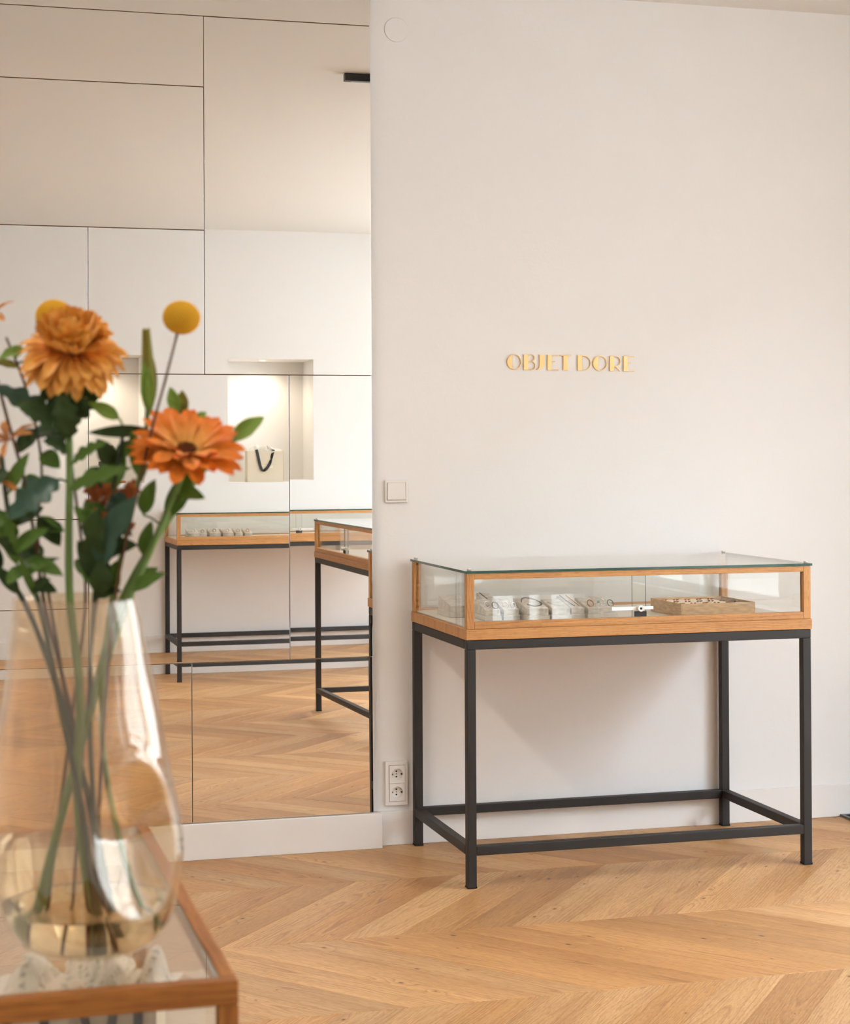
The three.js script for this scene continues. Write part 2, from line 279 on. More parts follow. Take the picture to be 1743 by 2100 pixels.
// ================================================================ WALL FITTINGS
{
  const w = thing('wall_sign', 'gold art deco letters reading OBJET DORE on the white wall', 'sign', [0.3619, 1.6762, 0]);
  w.rotation.z = -0.0058;
  const H = 0.0553, T = 0.0030, D = 0.006;
  const ex = (shapes) => merge(shapes.map((s) => new THREE.ExtrudeGeometry(s, { depth: D - 0.0008, bevelEnabled: true, bevelThickness: 0.0004, bevelSize: 0.0003, bevelOffset: -0.0003, bevelSegments: 1, curveSegments: 24 })));
  const R = (x0, x1, y0, y1) => new THREE.Shape([[x0, y0], [x1, y0], [x1, y1], [x0, y1]].map(([x, y]) => new THREE.Vector2(x, y)));
  const poly = (pts) => new THREE.Shape(pts.map(([x, y]) => new THREE.Vector2(x, y)));
  const arc = (cx, cy, rx, ry, a0, a1, n = 28) => Array.from({ length: n + 1 }, (_, i) => { const a = a0 + (a1 - a0) * i / n; return [cx + rx * Math.cos(a), cy + ry * Math.sin(a)]; });
  const band = (cx, cy, rx, ry, a0, a1) => poly([...arc(cx, cy, rx, ry, a0, a1), ...arc(cx, cy, rx - T, ry - T, a1, a0)]);
  const O = (w) => { const rx = w / 2, ry = H / 2, xc = -rx + w * 0.35, a = Math.acos(xc / rx); const ring = poly(arc(rx, ry, rx, ry, 0, 2 * Math.PI, 48)); ring.holes.push(new THREE.Path(arc(rx, ry, rx - T, ry - T, 0, -2 * Math.PI, 48).map(([x, y]) => new THREE.Vector2(x, y)))); return [ring, poly(arc(rx, ry, rx - T * 0.4, ry - T * 0.4, a, 2 * Math.PI - a))]; };
  const E = (w) => [R(0, 0.0157, 0, H), R(0.015, w, H - T, H), R(0.015, w, 0, T), R(0.015, w * 0.7, H * 0.54, H * 0.54 + T)];
  const B = (w) => { const m = H * 0.57; return [R(0, 0.0165, 0, H), R(0.016, w - 0.018, H - T, H), R(0.016, w - 0.018, m - T / 2, m + T / 2), R(0.016, w - 0.019, 0, T), band(w - 0.0185, (H + m) / 2, 0.0155, (H - m) / 2 + T / 2, -Math.PI / 2, Math.PI / 2), band(w - 0.0195, m / 2, 0.0195, m / 2 + T / 2, -Math.PI / 2, Math.PI / 2)]; };
  const J = (w) => [poly([[0.0105, H], [w, H], ...arc(w - 0.03, 0.026, 0.03, 0.026, 0, -Math.PI / 2, 14), [0, 0], [0, 0.003], ...arc(0.0, 0.0135, 0.0105, 0.0105, -Math.PI / 2, 0, 8)])];
  const Tt = (w) => [R(0, w, H - T, H), R(w * 0.32, w * 0.69, 0, H - T * 0.5)];
  const Dd = (w) => { const c = w - H * 0.52; return [R(0, 0.0172, 0, H), R(0.0165, c + 0.001, H - T, H), R(0.0165, c + 0.001, 0, T), band(c, H / 2, H * 0.52, H / 2, -Math.PI / 2, Math.PI / 2)]; };
  const Rr = (w) => { const m = H * 0.30; return [R(0, 0.0155, 0, H), R(0.015, w - 0.0185, H - T, H), R(0.015, w - 0.0185, m, m + T), band(w - 0.019, (H + m) / 2, 0.0185, (H - m) / 2, -Math.PI / 2, Math.PI / 2), poly([[0.0205, m + 0.0008], [0.0245, m + 0.0008], [w - 0.001, 0], [w - 0.0055, 0]])]; };
  for (const [ch, x0, x1] of [[O, 0, 0.0548], [B, 0.0633, 0.109], [J, 0.1121, 0.1423], [E, 0.1535, 0.1951], [Tt, 0.2001, 0.2448], [Dd, 0.2689, 0.3208], [O, 0.3285, 0.3836], [Rr, 0.3939, 0.4374], [E, 0.4478, 0.4896]])
    part(w, 'letter', ex(ch(x1 - x0)), M.gold, [x0, 0, 0.0006]);
}
{
  const t = thing('light_switch', 'white square rocker light switch on the wall beside the mirror', 'light switch', [-0.052, 1.243, 0]);
  part(t, 'frame', new RoundedBoxGeometry(0.082, 0.079, 0.011, 2, 0.0025).translate(0, 0, 0.0056), M.plastic);
  const r = part(t, 'rocker', new RoundedBoxGeometry(0.0655, 0.060, 0.008, 2, 0.001).translate(0, 0, 0.011), M.plastic); r.rotation.x = -0.035;
  part(t, 'gap', new THREE.BoxGeometry(0.0685, 0.0625, 0.0015).translate(0.0002, -0.0004, 0.0107), std({ name: 'switch_gap', color: 0x8f7a63, roughness: 0.9 }));
}
{
  const t = thing('wall_socket', 'white double wall socket just above the skirting left of the glass case', 'socket', [-0.0555, 0.2165, 0]);
  const rect = (w, h, x = 0) => [[-w, -h], [w, -h], [w, h], [-w, h]].map(([p, q]) => new THREE.Vector2(p + x, q)), fs = new THREE.Shape(rect(0.0405, 0.0775));
  fs.holes.push(new THREE.Path(rect(0.0292, 0.0634, 0.002).reverse()));
  part(t, 'frame', new THREE.ExtrudeGeometry(fs, { depth: 0.009, bevelEnabled: true, bevelThickness: 0.001, bevelSize: 0.001, bevelOffset: -0.001, bevelSegments: 2 }).translate(0, 0, 0.0012), M.plastic);
  for (const y of [0.0315, -0.0315]) {
    const s = new THREE.Shape(rect(0.0286, 0.0310));
    s.holes.push(new THREE.Path().absarc(0, 0, 0.0195, 0, Math.PI * 2, true));
    const p = part(t, 'socket_plate', new THREE.ExtrudeGeometry(s, { depth: 0.006, bevelEnabled: true, bevelThickness: 0.0006, bevelSize: 0.0006, bevelOffset: -0.0006, bevelSegments: 1, curveSegments: 32 }), M.plastic, [0.002, y, 0.0072]);
    part(p, 'well', lathe([[0.0198, 0.0002], [0.0195, 0.0002], [0.0195, -0.0042], [0, -0.0042], [0, -0.0056], [0.0205, -0.0056], [0.0205, -0.0008]], 40).rotateX(Math.PI / 2), M.plastic);
    for (const q of [0.0095, -0.0095]) part(p, 'hole', new THREE.CylinderGeometry(0.0028, 0.0028, 0.0012, 14).rotateX(Math.PI / 2).translate(-0.001, q, -0.0038), M.hole);
    part(p, 'screw', new THREE.CylinderGeometry(0.0022, 0.0022, 0.001, 12).rotateX(Math.PI / 2).translate(-0.001, 0, -0.0038), M.tin);
    for (const q of [1, -1]) part(p, 'earth_clip', merge([new THREE.BoxGeometry(0.0045, 0.0045, 0.005).translate(q * 0.0165, 0, 0.001), new THREE.BoxGeometry(0.0012, 0.006, 0.0065).translate(q * 0.0187, 0, 0.001)]), q > 0 ? M.hole : M.tin);
  }
  part(t, 'gap', new THREE.BoxGeometry(0.0588, 0.127, 0.001).translate(0.002, 0, 0.0008), std({ name: 'socket_gap', color: 0x9a7f66, roughness: 0.9 }));
}
solo('cover_plate', lathe([[0, 0.0022], [0.041, 0.0022], [0.0432, 0.0014], [0.0436, 0], [0, 0]], 48).rotateX(Math.PI / 2).translate(-0.043, 2.877, 0.0003), M.wall, 'round white blank cover plate high on the wall beside the mirror', 'cover plate');

// ================================================================ DOORMAT
{
  const t = thing('doormat', 'black bristle doormat in a metal rim at the right edge', 'doormat', [2.2, 0, 0.6]);
  part(t, 'rim', merge([box(-0.53, -0.518, 0.0004, 0.009, -0.59, 0.6, 0.001), box(0.5, 0.512, 0.0004, 0.009, -0.59, 0.6, 0.001), box(-0.53, 0.512, 0.0004, 0.009, -0.595, -0.583, 0.001), box(-0.53, 0.512, 0.0004, 0.009, 0.588, 0.6, 0.001)]), M.alu);
  part(t, 'base', box(-0.518, 0.5, 0.0004, 0.006, -0.583, 0.588, 0.001), M.mat);
  const tuft = []; seed = 5;
  for (let i = 0; i < 2200; i++) tuft.push(new THREE.ConeGeometry(0.005, rr(0.008, 0.014), 4).rotateX(rr(-0.4, 0.4)).rotateZ(rr(-0.4, 0.4)).translate(rr(-0.51, 0.49), 0.009, rr(-0.575, 0.58)));
  part(t, 'bristles', merge(tuft), M.mat).userData.kind = 'stuff';
}

// ================================================================ DISPLAY CASES
const HS = 0.785, HT = 0.9966;
function glassBox(x0, x1, y0, y1, z0, z1, thin) {   // faces clear, narrow faces green; thin = axis across the pane
  const g = new THREE.BoxGeometry(x1 - x0, y1 - y0, z1 - z0).translate((x0 + x1) / 2, (y0 + y1) / 2, (z0 + z1) / 2);
  const mats = [0, 1, 2, 3, 4, 5].map((i) => Math.floor(i / 2) === thin ? (thin === 1 ? M.topPane : M.pane) : thin === 1 && i === 5 ? M.topPane : M.glassEdge);
  return [g, mats];
}
function steelFrame(t, L, D, top) {
  const s = 0.03, hx = L / 2, hz = D / 2;
  for (const sx of [-1, 1]) for (const sz of [-1, 1]) {
    const l = part(t, 'leg', box(-s / 2, s / 2, 0.004, top - s, -s / 2, s / 2, 0.0025), M.steel, [sx * (hx - s / 2), 0, sz * (hz - s / 2)]);
    part(l, 'foot_cap', box(-s / 2 - 0.0008, s / 2 + 0.0008, 0.0005, 0.007, -s / 2 - 0.0008, s / 2 + 0.0008, 0.001), M.rubber);
  }
  for (const sz of [-1, 1]) {
    const z = sz * (hz - s / 2);
    part(t, 'frame_rail', box(-hx, hx, top - s, top, -s / 2, s / 2, 0.0025), M.steel, [0, 0, z]);
    part(t, 'stretcher', box(-hx + s, hx - s, 0.1035, 0.1335, -s / 2, s / 2, 0.0025), M.steel, [0, 0, z]);
  }
  for (const sx of [-1, 1]) {
    const x = sx * (hx - s / 2);
    part(t, 'frame_rail', box(-s / 2, s / 2, top - s, top, -hz + s, hz - s, 0.0025), M.steel, [x, 0, 0]);
    part(t, 'stretcher', box(-s / 2, s / 2, 0.1035, 0.1335, -hz + s, hz - s, 0.0025), M.steel, [x, 0, 0]);
  }
}
function makeCase(label, L, D, pos, turn, lock = true) {
  const t = thing('display_case', label, 'display case', pos, turn), hx = L / 2, hz = D / 2, w = 0.026;
  steelFrame(t, L, D, HS);
  part(t, 'base_board', box(-hx - 0.003, hx + 0.003, HS + 0.0005, 0.8195, -hz - 0.003, hz + 0.003, 0.002), M.oak);
  part(t, 'shelf_board', box(-hx + 0.012, hx - 0.012, 0.8197, 0.8245, -hz + 0.012, hz - 0.03, 0.0008), M.shelf);
  for (const sx of [-1, 1]) for (const sz of [-1, 1]) {
    part(t, 'corner_post', box(sx < 0 ? -hx : hx - w, sx < 0 ? -hx + w : hx, 0.8199, HT - 0.0005, sz < 0 ? -hz : hz - w, sz < 0 ? -hz + w : hz, 0.0018), M.oak);
    part(t, 'stud', lathe([[0, 0.008], [0.0062, 0.008], [0.007, 0.0072], [0.007, 0.0004], [0, 0.0004]], 24).translate(sx * (hx - 0.012), HT + 0.0078, sz * (hz - 0.012)), M.chrome);
  }
  part(t, 'top_rail', box(-hx + w, hx - w, HT - 0.0195, HT - 0.0005, hz - w, hz, 0.0015), M.oak);
  part(t, 'bottom_rail', box(-hx + w, hx - w, 0.8199, 0.8425, hz - w, hz, 0.0015), M.oak);
  part(t, 'bottom_rail', box(-hx + w, hx - w, 0.8199, 0.832, -hz, -hz + 0.016, 0.0015), M.oak);
  const pane = (name, a) => part(t, name, a[0], a[1]);
  for (const sx of [-1, 1]) pane('side_glass', glassBox(sx * (hx - 0.012) - 0.0025, sx * (hx - 0.012) + 0.0025, 0.8198, HT - 0.0005, -hz + w, hz - w, 0));
  pane('back_glass', glassBox(-hx + w, hx - w, 0.8322, HT - 0.0005, -hz + 0.010, -hz + 0.015, 2));
  pane('sliding_glass', glassBox(-hx + w, 0.012, 0.8426, HT - 0.0198, hz - 0.012, hz - 0.007, 2));
  pane('sliding_glass', glassBox(-0.032, hx - w, 0.8426, HT - 0.0198, hz - 0.022, hz - 0.017, 2));
  pane('glass_top', glassBox(-hx - 0.004, hx + 0.004, HT, HT + 0.008, -hz - 0.004, hz + 0.004, 1));
  if (lock) {
    const k = part(t, 'lock', merge([
      box(-0.108, -0.022, -0.005, 0.006, -0.0012, 0.0018, 0.0004), box(-0.004, 0.036, -0.004, 0.006, -0.0012, 0.0018, 0.0004),
      new THREE.CylinderGeometry(0.0095, 0.0095, 0.022, 24).rotateX(Math.PI / 2).translate(-0.014, 0.001, 0.008),
      new THREE.TorusGeometry(0.0085, 0.0022, 8, 24).translate(-0.014, 0.001, 0.019),
    ]), M.chrome, [0, 0.8705, hz - 0.0055]);
    part(k, 'keyhole', new THREE.CylinderGeometry(0.004, 0.004, 0.0012, 16).rotateX(Math.PI / 2).translate(-0.014, 0.001, 0.0192), M.hole);
    part(k, 'housing', box(-0.030, 0.012, -0.026, -0.009, -0.0008, 0.0045, 0.0015), M.lampBlack);
  }
  return t;
}
makeCase('oak and glass display case on black steel legs against the white wall', 1.2, 0.672, [0.6, 0, 0.358], 0);
makeCase('long oak glass case seen only in the mirror, below the two niches', 1.66, 0.65, [0.80, 0, 6.385], Math.PI);
makeCase('oak glass case seen end on in the mirror, lock side showing', 1.5, 0.66, [0.845, 0, 3.40], -Math.PI / 2);

// ---- jewellery pads
function wedge(w, d, h0, h1) {      // slanted pad: low front (towards +z), high back
  const s = new THREE.Shape(), r = 0.003;
  s.moveTo(-d / 2, 0); s.lineTo(d / 2, 0); s.lineTo(d / 2, h0 - r); s.quadraticCurveTo(d / 2, h0, d / 2 - r, h0 + 0.001); s.lineTo(-d / 2 + r * 2, h1); s.quadraticCurveTo(-d / 2, h1, -d / 2, h1 - r); s.closePath();
  return toCreasedNormals(new THREE.ExtrudeGeometry(s, { depth: w - 0.004, bevelEnabled: true, bevelThickness: 0.002, bevelSize: 0.002, bevelOffset: -0.002, bevelSegments: 2 }).translate(0, 0, -w / 2 + 0.002).rotateY(-Math.PI / 2), 0.6);
}
function ring(r, m, parent, pos, tilt, stone) {
  return merge([new THREE.TorusGeometry(r, 0.0014, 8, 28).rotateX(tilt)]);
}
const SH = 0.8247;
const padKinds = {
  ring: { w: 0.052, d: 0.13, h0: 0.018, h1: 0.062 }, narrow: { w: 0.045, d: 0.15, h0: 0.018, h1: 0.066 }, wide: { w: 0.075, d: 0.15, h0: 0.022, h1: 0.064 }, bracelet: { w: 0.062, d: 0.12, h0: 0.022, h1: 0.06 },
};
function makePad(kind, label, pos, turn, group) {
  const k = padKinds[kind], t = thing('jewellery_pad', label, 'jewellery pad', pos, turn, group);
  part(t, 'tray', new RoundedBoxGeometry(k.w + 0.006, 0.018, k.d + 0.012, 2, 0.003).translate(0, 0.0091, 0), M.velvet);
  part(t, 'cushion', wedge(k.w, k.d, k.h0, k.h1 - 0.018).translate(0, 0.0183, 0), M.velvet);
  return t;
}
function onPad(kind, u) { const k = padKinds[kind]; const z = k.d / 2 - u * k.d; return [0.0183 + k.h0 + (k.h1 - 0.018 - k.h0) * u, z]; }
const padSpots = [   // kind, x, z, label
  ['ring', 0.150, 0.43, 'beige velvet pad with two silver rings, front left of the case'],
  ['ring', 0.214, 0.43, 'beige velvet pad with a silver solitaire ring, second along the front'],
  ['wide', 0.292, 0.46, 'wide beige velvet pad under the looped silver necklace'],
  ['bracelet', 0.372, 0.48, 'beige velvet pad with a slim silver bangle, right of the necklace pad'],
  ['narrow', 0.436, 0.45, 'beige velvet pad with a fine gold chain, right of the bangle pad'],
  ['ring', 0.490, 0.48, 'beige velvet pad with a bronze ring, just left of the case lock'],
  ['ring', 0.546, 0.46, 'rightmost beige velvet pad, holding a dark open ring'],
  ['wide', 0.085, 0.27, 'beige velvet pad alone at the back left corner of the case'],
  ['narrow', 0.215, 0.24, 'beige velvet pad with two draped chains in the back row'],
];
padSpots.forEach(([k, x, z, l], i) => makePad(k, l, [x, SH, z], 0, 'velvet pads in the glass case by the wall'));
{
  const J = (name, geo, m, label, cat) => solo(name, geo, m, label, cat);
  const place = (kind, x, z, u, up = 0) => { const [y, dz] = onPad(kind, u); return [x, SH + y + up, z + dz]; };
  const ringAt = (p, r, m, label, stone, tilt = 0.5, yaw = 0.3) => {
    const t = thing('ring', label, 'ring', p, yaw);
    part(t, 'band', new THREE.TorusGeometry(r, 0.0017, 10, 32).rotateX(-tilt).translate(0, r * 0.75, 0), m);
    if (stone) part(t, 'stone', new THREE.OctahedronGeometry(0.0042, 1).translate(0, r * 1.75 + 0.002, 0.004), stone);
  };
  ringAt(place('ring', 0.140, 0.43, 0.28), 0.0105, M.silver, 'plain silver ring on the front left pad', null);
  ringAt(place('ring', 0.164, 0.43, 0.16), 0.0118, M.darkSilver, 'thick dark silver ring on the front left pad', null);
  ringAt(place('ring', 0.203, 0.43, 0.26), 0.0105, M.silver, 'slim silver ring standing on the second pad', null);
  ringAt(place('ring', 0.226, 0.43, 0.14), 0.0105, M.silver, 'silver ring with a clear stone on the second pad', M.pane);
  ringAt(place('ring', 0.483, 0.48, 0.22), 0.0120, M.roseGold, 'bronze ring standing on the pad left of the lock', null);
  ringAt(place('ring', 0.503, 0.48, 0.12), 0.0085, M.silver, 'silver ring with a blue green stone left of the lock', M.opal);
  ringAt(place('ring', 0.534, 0.46, 0.25), 0.0110, M.silver, 'pale silver ring on the rightmost pad', null);
  ringAt(place('ring', 0.558, 0.46, 0.14), 0.0120, M.darkSilver, 'dark open ring on the rightmost pad', null);
  const chain = (pts, r, m, label, name = 'chain') => {
    const c = new THREE.CatmullRomCurve3(pts.map((p) => V(...p))), n = Math.round(c.getLength() / (r * 3)), list = [];
    for (let i = 0; i < n; i++) { const a = c.getPointAt(i / n), b = c.getTangentAt(i / n); const g = new THREE.TorusGeometry(r * 1.1, r * 0.45, 5, 10).scale(1.5, 1, 1); if (i % 2) g.rotateX(Math.PI / 2); g.applyQuaternion(new THREE.Quaternion().setFromUnitVectors(V(1, 0, 0), b)); list.push(g.translate(a.x, a.y, a.z)); }
    return solo(name, merge(list), m, label, 'necklace');
  };
  const P = (kind, x, z, u, dx) => { const p = place(kind, x, z, u, 0.0025); return [p[0] + dx, p[1], p[2]]; };
  chain([P('wide', 0.292, 0.46, 0.55, -0.030), P('wide', 0.292, 0.46, 0.85, -0.012), P('wide', 0.292, 0.46, 0.93, 0.004), P('wide', 0.292, 0.46, 0.80, 0.022), P('wide', 0.292, 0.46, 0.40, 0.033), P('wide', 0.292, 0.46, 0.22, 0.02), P('wide', 0.292, 0.46, 0.16, -0.002), P('wide', 0.292, 0.46, 0.34, -0.022)], 0.0017, M.darkSilver, 'dark silver necklace looped over the wide pad');
  chain([P('bracelet', 0.372, 0.48, 0.55, -0.024), P('bracelet', 0.372, 0.48, 0.25, -0.006), P('bracelet', 0.372, 0.48, 0.16, 0.012), P('bracelet', 0.372, 0.48, 0.3, 0.024)], 0.0014, M.silver, 'fine silver bracelet on the pad right of the necklace');
  chain([P('narrow', 0.436, 0.45, 0.98, -0.012), P('narrow', 0.436, 0.45, 0.5, -0.010), P('narrow', 0.436, 0.45, 0.12, -0.004)], 0.0012, M.darkSilver, 'straight chain down the left side of the narrow pad');
  chain([P('narrow', 0.436, 0.45, 0.98, 0.010), P('narrow', 0.436, 0.45, 0.5, 0.011), P('narrow', 0.436, 0.45, 0.12, 0.012)], 0.0012, M.goldJewel, 'straight gold chain down the right side of the narrow pad');
  chain([P('narrow', 0.215, 0.24, 0.95, -0.012), P('narrow', 0.215, 0.24, 0.5, -0.008), P('narrow', 0.215, 0.24, 0.1, -0.004)], 0.0013, M.darkSilver, 'dark chain on the back row pad');
}
// ---- kraft tray with earrings
{
  const t = thing('kraft_tray', 'square kraft cardboard tray with cream insert at the right of the case', 'tray', [0.915, SH, 0.452]);
  const w = 0.27, d = 0.265, h = 0.046, k = 0.004;
  part(t, 'bottom', box(-w / 2, w / 2, 0.0003, k, -d / 2, d / 2, 0.0008), M.kraft);
  for (const s of [-1, 1]) { part(t, 'side', box(s < 0 ? -w / 2 : w / 2 - k, s < 0 ? -w / 2 + k : w / 2, k, h, -d / 2, d / 2, 0.0008), M.kraft); part(t, 'side', box(-w / 2 + k, w / 2 - k, k, h, s < 0 ? -d / 2 : d / 2 - k, s < 0 ? -d / 2 + k : d / 2, 0.0008), M.kraft); }
  part(t, 'insert', box(-w / 2 + k, w / 2 - k - 0.045, k + 0.0002, h - 0.008, -d / 2 + k, d / 2 - k, 0.002), M.cream);
  const e0 = thing('earring_pair', 'pair of small bronze ear studs on the cream insert of the kraft tray', 'earrings', [0, 0, 0], 0, 'ear studs in the kraft tray');
  for (const x of [-0.006, 0.006]) part(e0, 'ear_stud', merge([new THREE.SphereGeometry(0.0038, 10, 8).scale(1, 0.7, 1).translate(x, 0.003, 0), new THREE.TorusGeometry(0.0032, 0.0009, 6, 14).rotateX(1.1).translate(x * 1.1, 0.004, 0.005)]), M.roseGold);
  let first = true;
  for (let r = 0; r < 3; r++) for (let c = 0; c < 5; c++) {
    let o = e0; if (!first) { o = e0.clone(); o.userData = { ...e0.userData }; o.name = numbered('earring_pair'); scene.add(o); } first = false;
    o.userData.label = 'pair of bronze ear studs, ' + ['first', 'second', 'third', 'fourth', 'fifth'][c] + ' from the left in the ' + ['back', 'middle', 'front'][r] + ' row of the tray';
    o.position.set(0.915 - 0.105 + c * 0.043 + (r % 2) * 0.012, SH + h - 0.0078, 0.452 - 0.085 + r * 0.075); o.rotation.y = 0.3 * Math.sin(c * 3 + r);
  }
  const b = thing('bracelet', 'dark open bangle at the right end of the kraft tray', 'bracelet', [1.022, SH + 0.006, 0.43]);
  part(b, 'band', new THREE.TorusGeometry(0.018, 0.002, 8, 30, 5.2).rotateX(Math.PI / 2 - 0.5).scale(1, 1.4, 2.6).translate(0, 0.024, 0), M.darkSilver);
}
// ---- pads in the case on the far wall
{
  const names = ['leftmost of the grey green pads in the mirrored far case', 'second grey green pad in the mirrored far case, holding a dark ring', 'third grey green pad in the mirrored far case, the wide one', 'fourth grey green pad in the mirrored far case, smooth and broad', 'fifth grey green pad in the mirrored far case, with a white stone ring', 'rightmost grey green pad in the mirrored far case, with two rings'];
  [['wide', 0.09], ['ring', 0.155], ['wide', 0.235], ['wide', 0.325], ['ring', 0.40], ['ring', 0.465]].forEach(([k, x], i) => {
    makePad(k, names[i], [x, SH, 6.17], Math.PI, 'pads in the mirrored far case');
    const r = thing('ring', ['plain silver ring on the leftmost', 'dark ring on the second', 'dark ring on the wide third', 'thin silver ring on the broad fourth', 'bright silver ring on the fifth', 'rose coloured ring on the rightmost'][i] + ' grey green pad in the mirrored far case', 'ring', [x, SH + onPad(k, 0.3)[0], 6.17 - onPad(k, 0.3)[1]], Math.PI);
    part(r, 'band', new THREE.TorusGeometry(0.011, 0.0018, 8, 24).rotateX(-0.5).translate(0, 0.008, 0), [M.silver, M.darkSilver, M.darkSilver, M.silver, M.silver, M.roseGold][i]);
  });
  const b = thing('booklet', 'small stack of cards lying right of the pads in the mirrored far case', 'cards', [0.66, SH, 6.2], 0.2);
  part(b, 'card', box(-0.06, 0.06, 0.0005, 0.006, -0.04, 0.04, 0.001), M.cream); part(b, 'card', box(-0.05, 0.055, 0.0062, 0.012, -0.035, 0.038, 0.001), M.greyRibbon);
}

// ================================================================ NICHES
NICHES.forEach(([a, b], i) => {
  const c = (a + b) / 2, x = i ? c - 0.02 : c - 0.03;
  const t = thing('niche_lamp', i ? 'small round downlight in the niche above the glass dome' : 'small round downlight in the niche above the gift bag', 'lamp', [x, NY[1], ZB + 0.17]);
  part(t, 'rim', lathe([[0.03, -0.0005], [0.034, -0.001], [0.035, -0.004], [0.028, -0.005], [0.027, -0.0008]], 28), M.plastic);
  part(t, 'lens', lathe([[0, -0.0035], [0.026, -0.0035], [0.0268, -0.0008], [0, -0.0008]], 24), std({ name: 'niche_lens', color: 0xffffff, emissive: new THREE.Color(1, 0.86, 0.66), emissiveIntensity: 8 }));
  const l = new THREE.SpotLight(new THREE.Color(1, 0.87, 0.68), NICHE, 0, 1.25, 0.6, 2); l.position.set(x, NY[1] - 0.012, ZB + 0.17); l.target.position.set(x, NY[0], ZB + 0.22); l.castShadow = true; l.shadow.radius = 1.2; l.name = 'niche_lamp_light'; scene.add(l, l.target);
});
const letterTex = (text, w, h, size, bg, fg, rows = 1) => {
  const c = document.createElement('canvas'); c.width = w; c.height = h; const x = c.getContext('2d'); x.fillStyle = bg; x.fillRect(0, 0, w, h); x.fillStyle = fg; x.font = size + 'px serif'; x.textAlign = 'center'; x.textBaseline = 'middle';
  if (rows === 1) x.fillText(text, w / 2, h * 0.52);
  else for (let r = 0; r < rows; r++) { x.save(); x.translate(w * (r + 0.5) / rows, h / 2); x.rotate(Math.PI / 2); x.fillText(text + '      ' + text, 0, 0); x.restore(); }
  const t = new THREE.CanvasTexture(c); t.colorSpace = THREE.SRGBColorSpace; return t;
};
function crumple(w, d, h, s, folds = 9) {     // a tuft of tissue paper
  const g = new THREE.PlaneGeometry(w, d, 36, 20); g.rotateX(-Math.PI / 2);
  const p = g.attributes.position;
  for (let i = 0; i < p.count; i++) {
    const x = p.getX(i) / w, z = p.getZ(i) / d, e = Math.min(1, (0.5 - Math.abs(x)) * 5) * Math.min(1, (0.5 - Math.abs(z)) * 4);
    const a = Math.abs(noise(x * folds + 3, z * folds * 0.6, s) - 0.5) * 2, b = noise(x * 3.1 + 9, z * 3, s + 4);
    p.setXYZ(i, p.getX(i) + (noise(x * 6, z * 6, s + 8) - 0.5) * w * 0.12, h * (0.25 + 0.75 * b) * (0.35 + 0.65 * e) * (0.65 + 0.5 * a), p.getZ(i) + (noise(x * 6, z * 6, s + 12) - 0.5) * d * 0.2);
  }
  g.computeVertexNormals(); return g;
}
function strip(pts, width, side = V(1, 0, 0)) {   // a flat ribbon along points, with an own thickness
  const c = new THREE.CatmullRomCurve3(pts.map((p) => V(p[0], p[1], p[2]))), n = 36, pos = [], idx = [], tw = pts.map((p) => p[3] ?? 0);
  for (let i = 0; i <= n; i++) {
    const t = i / n, o = c.getPoint(t), k = t * (pts.length - 1), a = Math.min(Math.floor(k), pts.length - 2), ang = tw[a] + (tw[a + 1] - tw[a]) * (k - a);
    const tan = c.getTangent(t), s = side.clone().sub(tan.clone().multiplyScalar(side.dot(tan))).normalize().applyAxisAngle(tan, ang).multiplyScalar(width / 2), nn = tan.clone().cross(s).normalize().multiplyScalar(0.0004);
    for (const [u, v] of [[-1, -1], [1, -1], [1, 1], [-1, 1]]) { const q = o.clone().addScaledVector(s, u).addScaledVector(nn, v); pos.push(q.x, q.y, q.z); }
    if (i < n) for (let j = 0; j < 4; j++) { const e = i * 4 + j, f = i * 4 + (j + 1) % 4; idx.push(e, f, f + 4, e, f + 4, e + 4); }
  }
  const g = new THREE.BufferGeometry(); g.setAttribute('position', new THREE.Float32BufferAttribute(pos, 3)); g.setIndex(idx); g.computeVertexNormals();
  g.setAttribute('uv', new THREE.Float32BufferAttribute(new Float32Array(pos.length / 3 * 2), 2)); return g;
}
M.tissue = phy({ name: 'white_tissue', color: new THREE.Color().setRGB(0.82, 0.78, 0.71), roughness: 0.9, transmission: 0.3, side: THREE.DoubleSide });
function bagBody(w, h, d, front) {
  const k = 0.0012, walls = merge([box(-w / 2, w / 2, 0.0004, k, -d / 2, d / 2, 0), box(-w / 2, -w / 2 + k, k, h, -d / 2, d / 2, 0), box(w / 2 - k, w / 2, k, h, -d / 2, d / 2, 0), box(-w / 2, w / 2, k, h, -d / 2, -d / 2 + k, 0), box(-w / 2, w / 2, k, h, d / 2 - k, d / 2, 0)]);
  return walls;
}
M.bagCream = std({ name: 'cream_bag_paper', color: new THREE.Color().setRGB(0.66, 0.56, 0.42), roughness: 0.8 });
